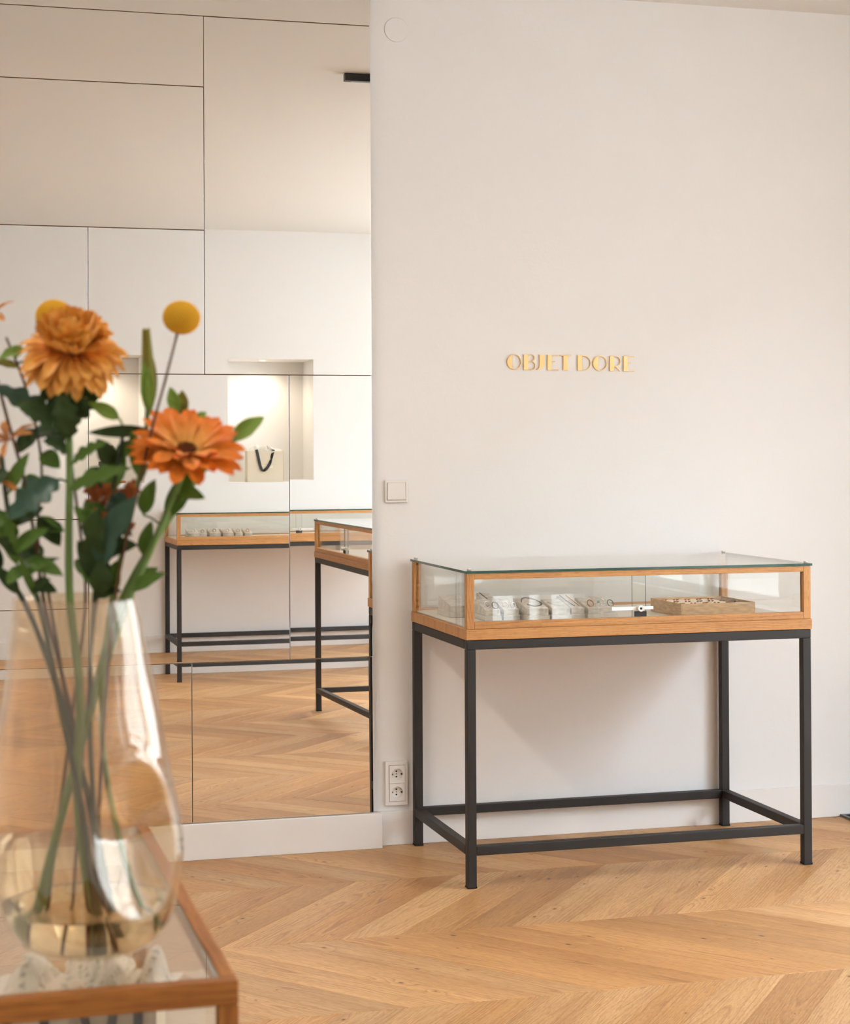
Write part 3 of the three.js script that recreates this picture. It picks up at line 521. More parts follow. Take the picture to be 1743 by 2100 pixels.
{
  const w = 0.265, h = 0.225, d = 0.1;
  const t = thing('gift_bag', 'cream paper gift bag with black ribbon handles standing in the lit niche', 'gift bag', [0.71, NY[0], ZB + 0.13], Math.PI);
  part(t, 'body', bagBody(w, h, d), M.bagCream);
  part(t, 'print', new THREE.PlaneGeometry(0.11, 0.02).translate(0, 0.11, d / 2 + 0.0006), std({ name: 'bag_print', map: letterTex('J E W E L R Y', 512, 96, 50, '#e6d8bd', '#3a2c1c'), roughness: 0.8 }));
  part(t, 'ribbon', strip([[0.064, h + 0.010, d / 2 - 0.006, 0], [0.060, h - 0.01, d / 2 + 0.004, 0], [0.046, 0.15, d / 2 + 0.006, 0], [0.034, 0.105, d / 2 + 0.007, 0.1], [0.018, 0.082, d / 2 + 0.009, 0.9], [0.0, 0.090, d / 2 + 0.008, 0.2], [-0.030, 0.130, d / 2 + 0.006, 0], [-0.042, 0.165, d / 2 + 0.006, 1.0], [-0.048, 0.19, d / 2 + 0.005, 0.3], [-0.062, h + 0.010, d / 2 - 0.006, 0]], 0.021), M.ribbon);
  part(t, 'tissue', crumple(w * 0.86, d * 0.9, 0.085, 3).translate(0, h - 0.02, 0), M.tissue);
}
{
  const t = thing('glass_dome', 'clear glass dome with dried flowers standing in the left niche', 'glass dome', [-0.415, NY[0], ZB + 0.19]);
  part(t, 'base', lathe([[0, 0.001], [0.132, 0.001], [0.135, 0.006], [0.13, 0.018], [0, 0.018]], 40), M.oakDark);
  part(t, 'dome', lathe([[0.122, 0.0185], [0.122, 0.20], [0.118, 0.26], [0.10, 0.32], [0.065, 0.36], [0.03, 0.376], [0.001, 0.38]], 44), M.pane);
  const bq = [], cols = []; seed = 61;
  const dried = std({ name: 'dried_flower', color: 0x8a5a34, roughness: 0.95 }), dark = std({ name: 'dark_dried_flower', color: 0x2c1710, roughness: 0.95 }), pale = std({ name: 'pale_dried_flower', color: 0xb08562, roughness: 0.95 });
  [dried, dark, pale].forEach((m, k) => {
    const f = [];
    for (let i = 0; i < 9; i++) {
      const a = rr(0, 6.28), r = rr(0.0, 0.06), y = rr(0.1, 0.25), x = r * Math.cos(a), z = r * Math.sin(a);
      for (let j = 0; j < 12; j++) f.push(new THREE.SphereGeometry(rr(0.008, 0.014), 6, 4).scale(1, 0.4, 1.8).rotateX(rr(-1, 1)).rotateY(j * 0.52).translate(x + rr(-0.012, 0.012), y + rr(-0.015, 0.015), z + rr(-0.012, 0.012)));
      f.push(tube([V(0, 0.02, 0), V(x * 0.4, y * 0.6, z * 0.4), V(x, y, z)], 0.002, 8, 5));
    }
    part(t, ['dried_flowers', 'dark_dried_flowers', 'pale_dried_flowers'][k], merge(f), m);
  });
}

// ================================================================ TRACK LIGHTS
function track(label, a, b, y, c, heads, alongZ = false) {
  const t = thing('lighting_track', label, 'lighting track', [0, 0, 0]), bar = (u0, u1, y0, y1, v0, v1, r) => alongZ ? box(v0, v1, y0, y1, u0, u1, r) : box(u0, u1, y0, y1, v0, v1, r);
  part(t, 'rail', bar(a, b, y, y + 0.032, c - 0.018, c + 0.018, 0.002), M.lampBlack);
  part(t, 'slot', bar(a + 0.03, b - 0.03, y - 0.0006, y + 0.001, c - 0.005, c + 0.005, 0), M.alu);
  part(t, 'mount', merge([bar(a + 0.1, a + 0.13, y + 0.0305, CEIL - 0.0002, c - 0.012, c + 0.012, 0), bar(b - 0.13, b - 0.1, y + 0.0305, CEIL - 0.0002, c - 0.012, c + 0.012, 0)]), M.lampBlack);
  heads.forEach(([u, tx, tz, lab, pow]) => {
    const x = alongZ ? c : u, z = alongZ ? u : c;
    const h = thing('track_spotlight', lab, 'spotlight', [x, y - 0.07, z], 0, 'ceiling track spotlights');
    const dir = V(tx - x, -(y - 0.07), tz - z).normalize(), q = new THREE.Quaternion().setFromUnitVectors(V(0, -1, 0), dir);
    part(h, 'adapter', box(-0.02, 0.02, 0.045, 0.0695, -0.012, 0.012, 0.002), M.lampBlack);
    part(h, 'stem', new THREE.CylinderGeometry(0.005, 0.005, 0.045, 12).translate(0, 0.024, 0), M.lampBlack);
    part(h, 'can', lathe([[0.005, 0.05], [0.027, 0.05], [0.03, 0.045], [0.03, -0.055], [0.027, -0.055], [0.026, -0.03], [0.005, -0.03]], 28).applyQuaternion(q), M.lampBlack);
    part(h, 'lens', lathe([[0, -0.052], [0.0265, -0.052], [0.0265, -0.0305], [0, -0.0305]], 24).applyQuaternion(q), std({ name: 'spot_lens', color: 0xffffff, emissive: SPOT_COLOR, emissiveIntensity: 120 }));
    const p = V(x, y - 0.07, z).addScaledVector(dir, 0.062);
    const l = new THREE.SpotLight(SPOT_COLOR, SPOT * (pow ?? 1), 0, 0.85, 0.9, 2); l.position.copy(p); l.target.position.set(tx, 0, tz); l.castShadow = true; l.shadow.radius = 1.3; l.name = 'track_spotlight_light'; scene.add(l, l.target);
  });
}
track('black ceiling lighting track, its end seen in the top mirror panel', 0.098, 2.3, 3.003, 1.50, [
  [0.252, 0.1, 2.7, 'black track spotlight nearest the mirror on the seen track', 0.4], [1.1, 0.9, 1.6, 'black track spotlight over the middle of the glass case', 0.15], [1.9, 1.6, 2.4, 'black track spotlight near the doormat end of the track', 0.35]]);
track('black ceiling lighting track on the window side of the room', 2.2, 6.0, 3.003, 1.85, [
  [2.6, 1.5, 2.4, 'spotlight on the window side track nearest the glass case', 0.7], [3.4, 0.2, 2.6, 'second spotlight from the glass case on the window side track', 0.7], [4.3, -0.6, 4.2, 'third spotlight from the glass case on the window side track', 0.8], [5.2, 1.0, 5.6, 'spotlight on the window side track nearest the niches', 0.6]], true);
track('black ceiling lighting track at the left of the room', 1.2, 6.0, 3.003, -2.2, [
  [1.8, -0.7, 0.8, 'spotlight on the left track nearest the mirror', 1.5], [2.8, -0.1, 1.0, 'second spotlight from the mirror on the left track', 1.5], [3.8, -1.6, 4.0, 'third spotlight from the mirror on the left track', 0.8], [4.6, -1.3, 4.4, 'fourth spotlight from the mirror on the left track', 0.7], [5.4, -1.0, 5.8, 'spotlight on the left track nearest the niches', 0.7]], true);

// ================================================================ LOW VITRINE IN THE FOREGROUND
{
  const x0 = -2.517, x1 = -1.417, z0 = 4.234, z1 = 4.824, y1 = 0.9966, w = 0.0125, p = 0.0155;
  const L = x1 - x0, D = z1 - z0, hx = L / 2, hz = D / 2;
  const t = thing('display_case', 'oak framed glass vitrine in the foreground, carrying the vase', 'display case', [(x0 + x1) / 2, 0, (z0 + z1) / 2]);
  steelFrame(t, L, D, 0.775);
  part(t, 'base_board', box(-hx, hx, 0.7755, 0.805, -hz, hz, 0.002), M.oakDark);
  part(t, 'shelf_board', box(-hx + 0.016, hx - 0.016, 0.8052, 0.810, -hz + 0.016, hz - 0.016, 0.001), M.shelf);
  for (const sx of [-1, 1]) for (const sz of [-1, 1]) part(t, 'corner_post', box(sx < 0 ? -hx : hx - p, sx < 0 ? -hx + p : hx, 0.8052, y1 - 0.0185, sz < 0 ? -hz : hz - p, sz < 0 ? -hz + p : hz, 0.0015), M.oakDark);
  for (const s of [-1, 1]) {
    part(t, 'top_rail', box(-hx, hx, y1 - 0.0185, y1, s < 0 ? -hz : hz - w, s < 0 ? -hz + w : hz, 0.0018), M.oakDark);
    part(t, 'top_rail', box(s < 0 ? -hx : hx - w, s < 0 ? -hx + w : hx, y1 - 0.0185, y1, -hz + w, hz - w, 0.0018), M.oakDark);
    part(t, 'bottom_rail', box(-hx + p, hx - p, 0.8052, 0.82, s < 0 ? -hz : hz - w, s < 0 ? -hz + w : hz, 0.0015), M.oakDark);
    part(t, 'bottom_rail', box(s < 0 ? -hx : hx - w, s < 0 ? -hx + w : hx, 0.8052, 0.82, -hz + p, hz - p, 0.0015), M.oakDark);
    part(t, 'side_glass', ...glassBox(s * (hx - 0.007) - 0.002, s * (hx - 0.007) + 0.002, 0.8202, y1 - 0.019, -hz + p, hz - p, 0));
    part(t, 'front_glass', ...glassBox(-hx + p, hx - p, 0.8202, y1 - 0.019, s * (hz - 0.007) - 0.002, s * (hz - 0.007) + 0.002, 2));
  }
  part(t, 'glass_top', ...glassBox(-hx + w + 0.0005, hx - w - 0.0005, y1 - 0.0065, y1 - 0.0005, -hz + w + 0.0005, hz - w - 0.0005, 1));
}
// printed tissue and small bags inside the vitrine
{
  const print = letterTex('J E W E L R Y', 512, 512, 30, '#efe9dd', '#4a4038', 7);
  const tissue = phy({ name: 'printed_tissue', map: print, color: new THREE.Color(0.93, 0.89, 0.83), roughness: 0.9, side: THREE.DoubleSide });
  const mini = (label, pos, turn, w, h, d, sd, tw) => {
    const t = thing('gift_bag', label, 'gift bag', pos, turn);
    part(t, 'body', bagBody(w, h, d), M.bagCream);
    part(t, 'tissue', crumple(tw, d * 2.2, 0.046, sd, 4).translate(0, h - 0.010, 0.004), tissue);
    for (const s of [-1, 1]) part(t, 'ribbon', strip([[s * w * 0.2, h - 0.012, d / 2 + 0.001, 0], [s * w * 0.22, h - 0.03, d / 2 + 0.008, 0.3], [s * w * 0.1, h * 0.5, d / 2 + 0.010, 0.6], [s * w * 0.02, h * 0.25, d / 2 + 0.010, 0.2]], 0.008), M.greyRibbon);
    return t;
  };
  mini('small cream gift bag stuffed with printed tissue, at the left under the vase', [-1.556, 0.8102, 4.610], -0.25, 0.072, 0.128, 0.045, 21, 0.100);
  mini('small cream gift bag with grey ribbon, in the middle under the vase', [-1.492, 0.8102, 4.520], -0.1, 0.06, 0.115, 0.04, 34, 0.06);
  mini('small cream gift bag nearest the vitrine corner post', [-1.474, 0.8102, 4.615], -0.3, 0.05, 0.128, 0.045, 48, 0.072);
}

// ================================================================ VASE AND BOUQUET
const VB = V(-1.516, 0.9968, 4.707), VTURN = -0.2688;
// metres in the bouquet's own axes (x right, y up, z towards the viewer), from sizes read off at the vase's distance
const at = (a, b, c = 0) => { const d = 1.42 - c; return V((a - 871.5) / 3688.26 * d + 681.5 / 3688.26 * 1.42, (883.74 - b) / 3688.26 * d + 1061.26 / 3688.26 * 1.42, c); };
const vaseR = [[0, 0.036], [0.0025, 0.046], [0.008, 0.0545], [0.02, 0.0635], [0.036, 0.0695], [0.055, 0.0735], [0.078, 0.0758], [0.10, 0.0745], [0.125, 0.0718], [0.155, 0.0675], [0.19, 0.0617], [0.225, 0.0560], [0.255, 0.0514], [0.276, 0.0485]];
const vaseAt = (y) => { for (let i = 1; i < vaseR.length; i++) if (y <= vaseR[i][0]) { const [a, ra] = vaseR[i - 1], [b, rb] = vaseR[i], t = (y - a) / (b - a); return ra + (rb - ra) * t; } return 0.0485; };
const curve = new THREE.SplineCurve(vaseR.map(([y, r]) => new THREE.Vector2(r, y)));
function dent(g, gain = 1) {     // hand blown: the axis leans a little and an oval thumb print is pressed into the side
  const p = g.attributes.position, a0 = 0.80, yc = 0.094;
  for (let i = 0; i < p.count; i++) {
    let x = p.getX(i), y = p.getY(i), z = p.getZ(i);
    const r = Math.hypot(x, z);
    if (r > 0.02) {
      const az = Math.atan2(x, z), s = (az - a0) * 0.074;
      const q = Math.sqrt((s / 0.040) ** 2 + ((y - yc) / 0.060) ** 2);
      let d = 0;
      if (q < 1) d = 0.0165 * Math.pow(1 - q * q, 1.15);
      d -= 0.0022 * Math.exp(-(((q - 1.06) / 0.13) ** 2));
      const wob = 0.0006 * Math.sin(az * 3 + y * 40) + 0.0004 * Math.sin(az * 5 - y * 70);
      const k = (r - gain * d + wob) / r; x *= k; z *= k;
    }
    p.setXYZ(i, x - 0.040 * y, y, z);
  }
  g.deleteAttribute('uv'); g.deleteAttribute('normal');
  const m = mergeVertices(g, 1e-6); m.computeVertexNormals(); return m;
}
M.vaseGlass = phy({ name: 'amber_lustre_glass', color: new THREE.Color().setRGB(0.94, 0.875, 0.77), roughness: 0, transmission: 1, thickness: 0, ior: 1.9 });
M.water = phy({ name: 'water', color: 0xffffff, roughness: 0, transmission: 1, thickness: 0.05, ior: 1.33, attenuationColor: new THREE.Color(0.97, 0.93, 0.80), attenuationDistance: 0.2 });
{
  const t = thing('vase', 'tall hand blown amber tinted glass vase with a round thumb dent', 'vase', VB.toArray(), VTURN);
  const prof = [[0.0001, 0.0004]], N = 90;
  for (let i = 0; i <= N; i++) { const q = curve.getPoint(i / N); prof.push([q.x, q.y + 0.0004]); }
  prof.push([0.0478, 0.2772], [0.0468, 0.2768]);
  for (let i = N; i >= 0; i--) { const q = curve.getPoint(i / N), y = Math.max(0.005, q.y + 0.0004); if (q.y < 0.2745 && q.y > 0.006) prof.push([q.x - 0.0026, y]); }
  prof.push([0.046, 0.0056], [0.030, 0.0050], [0.0001, 0.0048]);
  part(t, 'glass_body', dent(lathe(prof, 120)), M.vaseGlass);
  const wp = [[0.0001, 0.0052], [0.030, 0.0054], [0.044, 0.0058]];
  for (let i = 0; i <= N; i++) { const q = curve.getPoint(i / N); if (q.y > 0.0065 && q.y < 0.036) wp.push([q.x - 0.0029, q.y + 0.0004]); }
  wp.push([vaseAt(0.036) - 0.0029, 0.0362], [vaseAt(0.036) - 0.006, 0.0352], [0.0001, 0.0350]);
  const w = dent(lathe(wp, 80)); part(t, 'water', w, M.water);
}
// leaf blade lying along +y, its face towards +z
function blade(len, wid, o = {}) {
  const nu = o.lobes ? 22 : 10, nv = 3, pos = [], idx = [], col = [], rows = nu + 1, colsN = 2 * nv + 1, { fold = 0.25, bend = 0.25, lobes = 0, shape = 0.85, c0, c1, thick = 0.0005 } = o;
  for (let side = 0; side < 2; side++) for (let i = 0; i < rows; i++) {
    const t = i / nu; let w = Math.pow(Math.sin(Math.PI * Math.pow(t, shape)), 0.8) * wid / 2;
    if (lobes) w *= 0.62 + 0.5 * Math.abs(Math.sin(t * Math.PI * lobes));
    if (o.petal) w = wid / 2 * Math.min(1, 0.32 + 1.1 * t) * Math.pow(Math.max(0, 1 - Math.pow(t, 5)), 0.5);
    for (let j = -nv; j <= nv; j++) {
      const s = j / nv, x = s * w, y = len * (bend ? Math.sin(bend * t * 2) / (bend * 2) : t), z = -len * (bend ? (1 - Math.cos(bend * t * 2)) / (bend * 2) : 0) + Math.abs(s) * w * fold + (o.cup ?? 0) * s * s * w + 0.0004 * Math.sin(t * 17 + j);
      pos.push(x, y, z - side * thick * (1 - Math.abs(s) * 0.9));
      if (c0) { const k = Math.min(1, t * (o.mixAt ?? 1)); for (let q = 0; q < 3; q++) col.push((c0[q] + (c1[q] - c0[q]) * k) * (1 - (o.vein ?? 0) * (j === 0 ? 1 : Math.abs(j) === 1 ? 0.4 : 0))); }
    }
  }
  const nvt = rows * colsN;
  for (let side = 0; side < 2; side++) for (let i = 0; i < nu; i++) for (let j = 0; j < colsN - 1; j++) { const a = side * nvt + i * colsN + j, b = a + 1, c = a + colsN, d = c + 1; side ? idx.push(a, c, b, b, c, d) : idx.push(a, b, c, b, d, c); }
  for (let i = 0; i < nu; i++) for (const j of [0, colsN - 1]) { const a = i * colsN + j, c = a + colsN; j ? idx.push(a, a + nvt, c, c, a + nvt, c + nvt) : idx.push(a, c, a + nvt, c, c + nvt, a + nvt); }
  const g = new THREE.BufferGeometry(); g.setAttribute('position', new THREE.Float32BufferAttribute(pos, 3)); g.setIndex(idx);
  g.setAttribute('uv', new THREE.Float32BufferAttribute(new Float32Array(pos.length / 3 * 2), 2));
  if (c0) g.setAttribute('color', new THREE.Float32BufferAttribute(col, 3));
  g.computeVertexNormals(); return g;
}
const lin = (h) => new THREE.Color(h).toArray();
const leafy = (h, r = 0.55) => phy({ name: 'leaf_' + h.toString(16), color: h, roughness: r, specularIntensity: 0.5, transmission: 0.15, side: THREE.DoubleSide });
const LEAF = { dark: leafy(0x3c5029, 0.6), blue: leafy(0x425e4c, 0.36), green: leafy(0x5c7b31, 0.55), light: leafy(0x89a848, 0.55), olive: leafy(0x8a8438, 0.65), brown: leafy(0xb87a2c, 0.6) };
const STEM = { green: std({ name: 'green_stem', color: 0x6f8f4a, roughness: 0.5 }), dark: std({ name: 'dark_stem', color: 0x39452c, roughness: 0.55 }), brown: std({ name: 'brown_stem', color: 0x5a3a26, roughness: 0.7 }), grey: std({ name: 'grey_green_stem', color: 0x56604a, roughness: 0.55 }) };
function flower(name, label, category) { const t = thing(name, label, category, VB.toArray(), VTURN); return t; }
function stem(t, pts, r0, m) {
  const P = pts.map((p) => at(...p)), c = new THREE.CatmullRomCurve3(P);
  part(t, 'stem', tube(P, r0, 56, 9, (u) => 0.8 + 0.35 * u), m); return c;
}
function leaf(t, c, b, e, wid, m, o = {}) {     // from base b to tip e
  const B = at(...b), E = at(...e), d = E.clone().sub(B), len = d.length(), y = d.clone().normalize();
  let face = (o.face ? V(...o.face) : V(0.1, 0.55, 0.83)); face.sub(y.clone().multiplyScalar(face.dot(y))).normalize();
  const x = y.clone().cross(face).normalize(), bend = o.bend ?? 0.3;
  const g = blade(len * (1 + bend * bend * 0.3), wid, { fold: o.fold ?? 0.28, bend, lobes: o.lobes, shape: o.shape });
  const l = part(t, 'leaf', g, m); l.position.copy(B);
  l.quaternion.setFromRotationMatrix(new THREE.Matrix4().makeBasis(x, y, face)); l.rotateX(bend);
  if (c) {
    let best = null, bd = 1e9; for (let i = 0; i <= 60; i++) { const q = c.getPoint(i / 60), s = q.distanceTo(B) + (q.y > B.y ? 0.01 : 0); if (s < bd) { bd = s; best = q; } }
    const mid = best.clone().lerp(B, 0.55); mid.y += bd * 0.06;
    if (bd > 0.002) part(l, 'petiole', tube([best, mid, B, B.clone().addScaledVector(y, len * 0.12)], 0.0010, 10, 6).translate(-B.x, -B.y, -B.z).applyQuaternion(l.quaternion.clone().invert()), m);
  }
  return l;
}
function petals(t, centre, axis, rows, mats) {   // rows: count, polar angle, length, width, start radius, lift, variants
  const q = new THREE.Quaternion().setFromUnitVectors(V(0, 1, 0), axis.clone().normalize());
  rows.forEach(([n, polar, geos, r0, lift, jit, twist = 0], k) => {
    for (let i = 0; i < n; i++) {
      const a = (i + 0.5 * (k % 2) + rr(-jit, jit)) / n * Math.PI * 2 + twist, po = polar + rr(-jit, jit) * 0.35;
      const m = part(t, 'petal', geos[Math.floor(rnd() * geos.length)], mats[Math.floor(rnd() * mats.length)]);
      const loc = new THREE.Quaternion().setFromEuler(new THREE.Euler(0, a, 0)).multiply(new THREE.Quaternion().setFromEuler(new THREE.Euler(po, 0, 0))).multiply(new THREE.Quaternion().setFromEuler(new THREE.Euler(0, Math.PI, 0)));
      m.position.copy(V(Math.sin(a) * r0, lift, Math.cos(a) * r0).applyQuaternion(q).add(centre));
      m.quaternion.copy(q).multiply(loc);
    }
  });
}
const petalMat = (r = 0.6) => phy({ name: 'petal', vertexColors: true, roughness: r, transmission: 0.2, side: THREE.DoubleSide });
// --- large orange chrysanthemum
{
  seed = 401;
  const t = flower('chrysanthemum', 'large double orange chrysanthemum at the top left of the bouquet', 'flower');
  const c = stem(t, [[150, 760, 0.01], [149, 860, 0.012], [150, 980, 0.014], [148, 1100, 0.014], [150, 1230, 0.014], [170, 1420, 0.012], [165, 1650, 0.006], [205, 1935, 0.0]], 0.0034, STEM.green);
  const C = at(155, 720, 0.012), ax = V(0.12, 0.84, 0.50), y = lin(0xffc25a), o = lin(0xffa030), d = lin(0xee8622), mk = (l, w, b, cu, a = o, e = y) => blade(l, w, { petal: true, bend: b, fold: 0.1, cup: cu, c0: a, c1: e, thick: 0.0003 });
  const big = [mk(0.033, 0.0115, 0.35, 0.5, d), mk(0.035, 0.012, 0.25, 0.45), mk(0.031, 0.0105, 0.5, 0.55, d)], mid = [mk(0.028, 0.011, -0.25, 0.6), mk(0.026, 0.010, -0.1, 0.6), mk(0.027, 0.010, -0.4, 0.6, d)], sm = [mk(0.020, 0.0085, -0.45, 0.7), mk(0.022, 0.009, -0.35, 0.7)], ti = [mk(0.013, 0.0055, -0.5, 0.8, lin(0xb5a046), lin(0xe8a83e))];
  const dome = (n, po, g, j, tw = 0) => [n, po, g, 0.010 * Math.sin(Math.min(po, 1.57)), 0.010 * Math.cos(po), j, tw];
  petals(t, C, ax, [dome(20, 2.05, big, 0.3), dome(24, 1.75, big, 0.3), dome(26, 1.45, big, 0.3), dome(26, 1.2, mid, 0.3), dome(24, 0.95, mid, 0.3), dome(20, 0.72, mid, 0.3), dome(17, 0.5, sm, 0.3), dome(13, 0.32, sm, 0.3), dome(10, 0.16, ti, 0.3)], [petalMat(0.6)]);
  part(t, 'disc', new THREE.SphereGeometry(0.0062, 20, 12).scale(1, 0.55, 1).applyQuaternion(new THREE.Quaternion().setFromUnitVectors(V(0, 1, 0), ax.clone().normalize())).translate(...C.clone().addScaledVector(ax, 0.0150).toArray()), LEAF.olive);
  part(t, 'calyx', lathe([[0.003, -0.016], [0.008, -0.012], [0.014, -0.003], [0.012, 0.001], [0, 0.0]], 20).applyQuaternion(new THREE.Quaternion().setFromUnitVectors(V(0, 1, 0), ax.clone().normalize())).translate(...C.toArray()), LEAF.dark);
  for (const [b, e, w, k] of [
    [[146, 862, 0.014], [84, 768, 0.02], 0.021, 'dark'], [[152, 850, 0.016], [182, 768, 0.016], 0.024, 'dark'], [[140, 880, 0.016], [40, 826, 0.03], 0.024, 'dark'], [[120, 868, 0.0], [-6, 790, 0.005], 0.020, 'blue'],
    [[150, 900, 0.02], [130, 800, 0.034], 0.021, 'dark'], [[128, 984, 0.02], [24, 1066, 0.035], 0.026, 'blue'], [[156, 950, 0.016], [228, 908, 0.03], 0.012, 'green'], [[152, 1004, 0.018], [276, 962, 0.03], 0.016, 'green'],
    [[150, 870, -0.005], [215, 800, -0.012], 0.020, 'dark'], [[148, 900, -0.008], [75, 880, -0.02], 0.018, 'dark'], [[150, 930, 0.012], [95, 905, 0.03], 0.014, 'dark'],
  ]) leaf(t, c, b, e, w, LEAF[k], { lobes: 4, fold: 0.25 });
}
// --- orange daisy
{
  seed = 77;
  const t = flower('daisy', 'open orange daisy leaning out at the right of the bouquet', 'flower');
  const c = stem(t, [[388, 950, 0.012], [372, 1000, 0.010], [330, 1100, 0.010], [272, 1228, 0.010], [205, 1420, 0.006], [130, 1680, 0.006], [62, 1938, 0.004]], 0.0032, STEM.green);
  const C = at(390, 930, 0.014), ax = V(0.16, 0.80, 0.54);
  const mk = (l, w, b, cu) => blade(l, w, { petal: true, bend: b, fold: 0.05, cup: cu, c0: lin(0xffcc62), c1: lin(0xff8c1c), mixAt: 1.15, vein: 0.12, thick: 0.0003 });
  const L = [mk(0.040, 0.0135, 0.12, 0.25), mk(0.042, 0.0145, 0.2, 0.25), mk(0.038, 0.013, 0.05, 0.3)], S = [mk(0.033, 0.0105, 0.0, 0.3), mk(0.035, 0.011, 0.1, 0.3)];
  petals(t, C, ax, [[19, 1.36, L, 0.0055, -0.001, 0.3], [18, 1.12, L, 0.005, 0.001, 0.3], [12, 0.92, S, 0.0045, 0.0015, 0.3]], [petalMat(0.55)]);
  const q = new THREE.Quaternion().setFromUnitVectors(V(0, 1, 0), ax.clone().normalize()), fl = [];
  for (let i = 0; i < 90; i++) { const a = i * 2.39996, r = 0.0078 * Math.sqrt(i / 90); fl.push(new THREE.CylinderGeometry(0.0005, 0.0006, 0.003 + 0.002 * Math.sqrt(i / 90), 5).translate(r * Math.cos(a), 0.0035, r * Math.sin(a))); }
  part(t, 'disc', merge([lathe([[0.0085, -0.001], [0.008, 0.002], [0.004, 0.0032], [0, 0.0028]], 20), ...fl]).applyQuaternion(q).translate(...C.toArray()), std({ name: 'daisy_disc', color: 0x7a3d14, roughness: 0.9 }));
  part(t, 'calyx', lathe([[0.003, -0.012], [0.007, -0.009], [0.010, -0.002], [0, -0.001]], 20).applyQuaternion(q).translate(...C.toArray()), LEAF.green);
  for (const [b, e, w, k] of [[[364, 1010, 0.008], [428, 1024, 0.012], 0.0135, 'green'], [[345, 1060, 0.010], [414, 952, 0.0], 0.013, 'green'], [[300, 1056, 0.012], [326, 985, 0.02], 0.014, 'green'], [[280, 1212, 0.012], [347, 1178, 0.02], 0.0125, 'green'], [[286, 1190, 0.008], [332, 1166, 0.0], 0.008, 'green']]) leaf(t, c, b, e, w, LEAF[k], {});
}
// --- billy buttons
for (const [ball, pts, s, lab, m] of [
  [[381, 652, 0.02], [[373, 682, 0.02], [345, 790, 0.026], [320, 880, 0.03], [292, 1000, 0.03], [262, 1130, 0.024], [243, 1228, 0.018], [222, 1450, 0.008], [208, 1700, 0.004], [212, 1920, 0.0]], [0.0146, 0.0132], 'round yellow billy button on a thin bare stem above the daisy', STEM.brown],
  [[119, 648, -0.03], [[122, 684, -0.03], [140, 820, -0.02], [160, 1000, -0.014], [178, 1150, -0.010], [182, 1230, -0.010], [150, 1500, -0.006], [110, 1800, -0.006], [100, 1925, -0.006]], [0.0150, 0.0140], 'yellow billy button mostly hidden behind the chrysanthemum', STEM.brown]]) {
  const t = flower('billy_button', lab, 'flower'); seed = 12;
  stem(t, pts, 0.0013, m);
  const C = at(...ball), fl = [new THREE.SphereGeometry(0.955, 24, 16)];
  for (let i = 0; i < 620; i++) { const y = 1 - 2 * (i + 0.5) / 620, a = i * 2.39996, r = Math.sqrt(1 - y * y); fl.push(new THREE.IcosahedronGeometry(0.062, 0).translate(r * Math.cos(a) * 0.965, y * 0.965, r * Math.sin(a) * 0.965)); }
  part(t, 'head', merge(fl).scale(s[0], s[1], s[0]).rotateZ(-0.15).translate(...C.toArray()), std({ name: 'billy_yellow', color: 0xe8b432, roughness: 0.95 }));
}
// --- green flower spike
{
  seed = 31;
  const t = flower('flower_spike', 'slim upright olive green flower spike left of the billy button', 'flower');
  const c = stem(t, [[308, 680, -0.01], [312, 780, -0.01], [308, 880, -0.008], [285, 1020, -0.004], [256, 1140, 0.0], [236, 1230, 0.0], [215, 1500, 0.0], [260, 1760, 0.006], [318, 1915, 0.008]], 0.0022, STEM.green);
  const b = [];
  for (let i = 0; i < 190; i++) { const k = i / 190, p = c.getPoint(k * 0.16), a = i * 2.39996, r = (0.0020 + 0.0026 * k); b.push(new THREE.SphereGeometry(0.0014 + 0.0008 * k, 6, 5).scale(1, 1.5, 1).translate(p.x + r * Math.cos(a), p.y + 0.001, p.z + r * Math.sin(a))); }
  part(t, 'bud_spike', merge(b), LEAF.olive);
  for (const [bb, e, w, k] of [[[309, 842, -0.006], [303, 738, -0.002], 0.0085, 'light'], [[316, 842, -0.008], [324, 736, -0.012], 0.008, 'olive'], [[318, 845, -0.006], [314, 748, 0.002], 0.007, 'light'], [[300, 985, 0.004], [277, 880, 0.012], 0.0135, 'green'], [[318, 884, 0.0], [186, 888, 0.01], 0.010, 'dark']]) leaf(t, c, bb, e, w, LEAF[k], { bend: 0.12, face: [0.2, 0.1, 1] });
}
// --- leafy branches
const branch = (label, pts, m, list, r = 0.002) => { const t = flower('leafy_stem', label, 'foliage'), c = stem(t, pts, r, m); for (const [b, e, w, k, o] of list) leaf(t, c, b, e, w, LEAF[k], o ?? {}); return t; };
branch('leafy stem whose pale green leaf reaches furthest right past the daisy', [[492, 900, -0.02], [430, 960, -0.014], [345, 1080, -0.006], [258, 1228, 0.0], [190, 1450, 0.0], [120, 1720, 0.0], [80, 1930, 0.0]], STEM.green, [
  [[484, 904, -0.02], [551, 856, -0.02], 0.0155, 'light', { bend: 0.1, face: [-0.3, 0.3, 1] }], [[372, 850, -0.014], [357, 793, -0.014], 0.011, 'light', { face: [0, 0, 1], bend: 0.05 }], [[380, 852, -0.016], [382, 800, -0.016], 0.011, 'olive', { face: [0.2, 0, 1], bend: 0.05 }], [[410, 862, -0.016], [432, 846, -0.018], 0.007, 'light'], [[355, 1062, -0.004], [398, 1010, -0.012], 0.010, 'green'], [[300, 1140, 0.0], [318, 1070, 0.006], 0.012, 'green']], 0.0028);
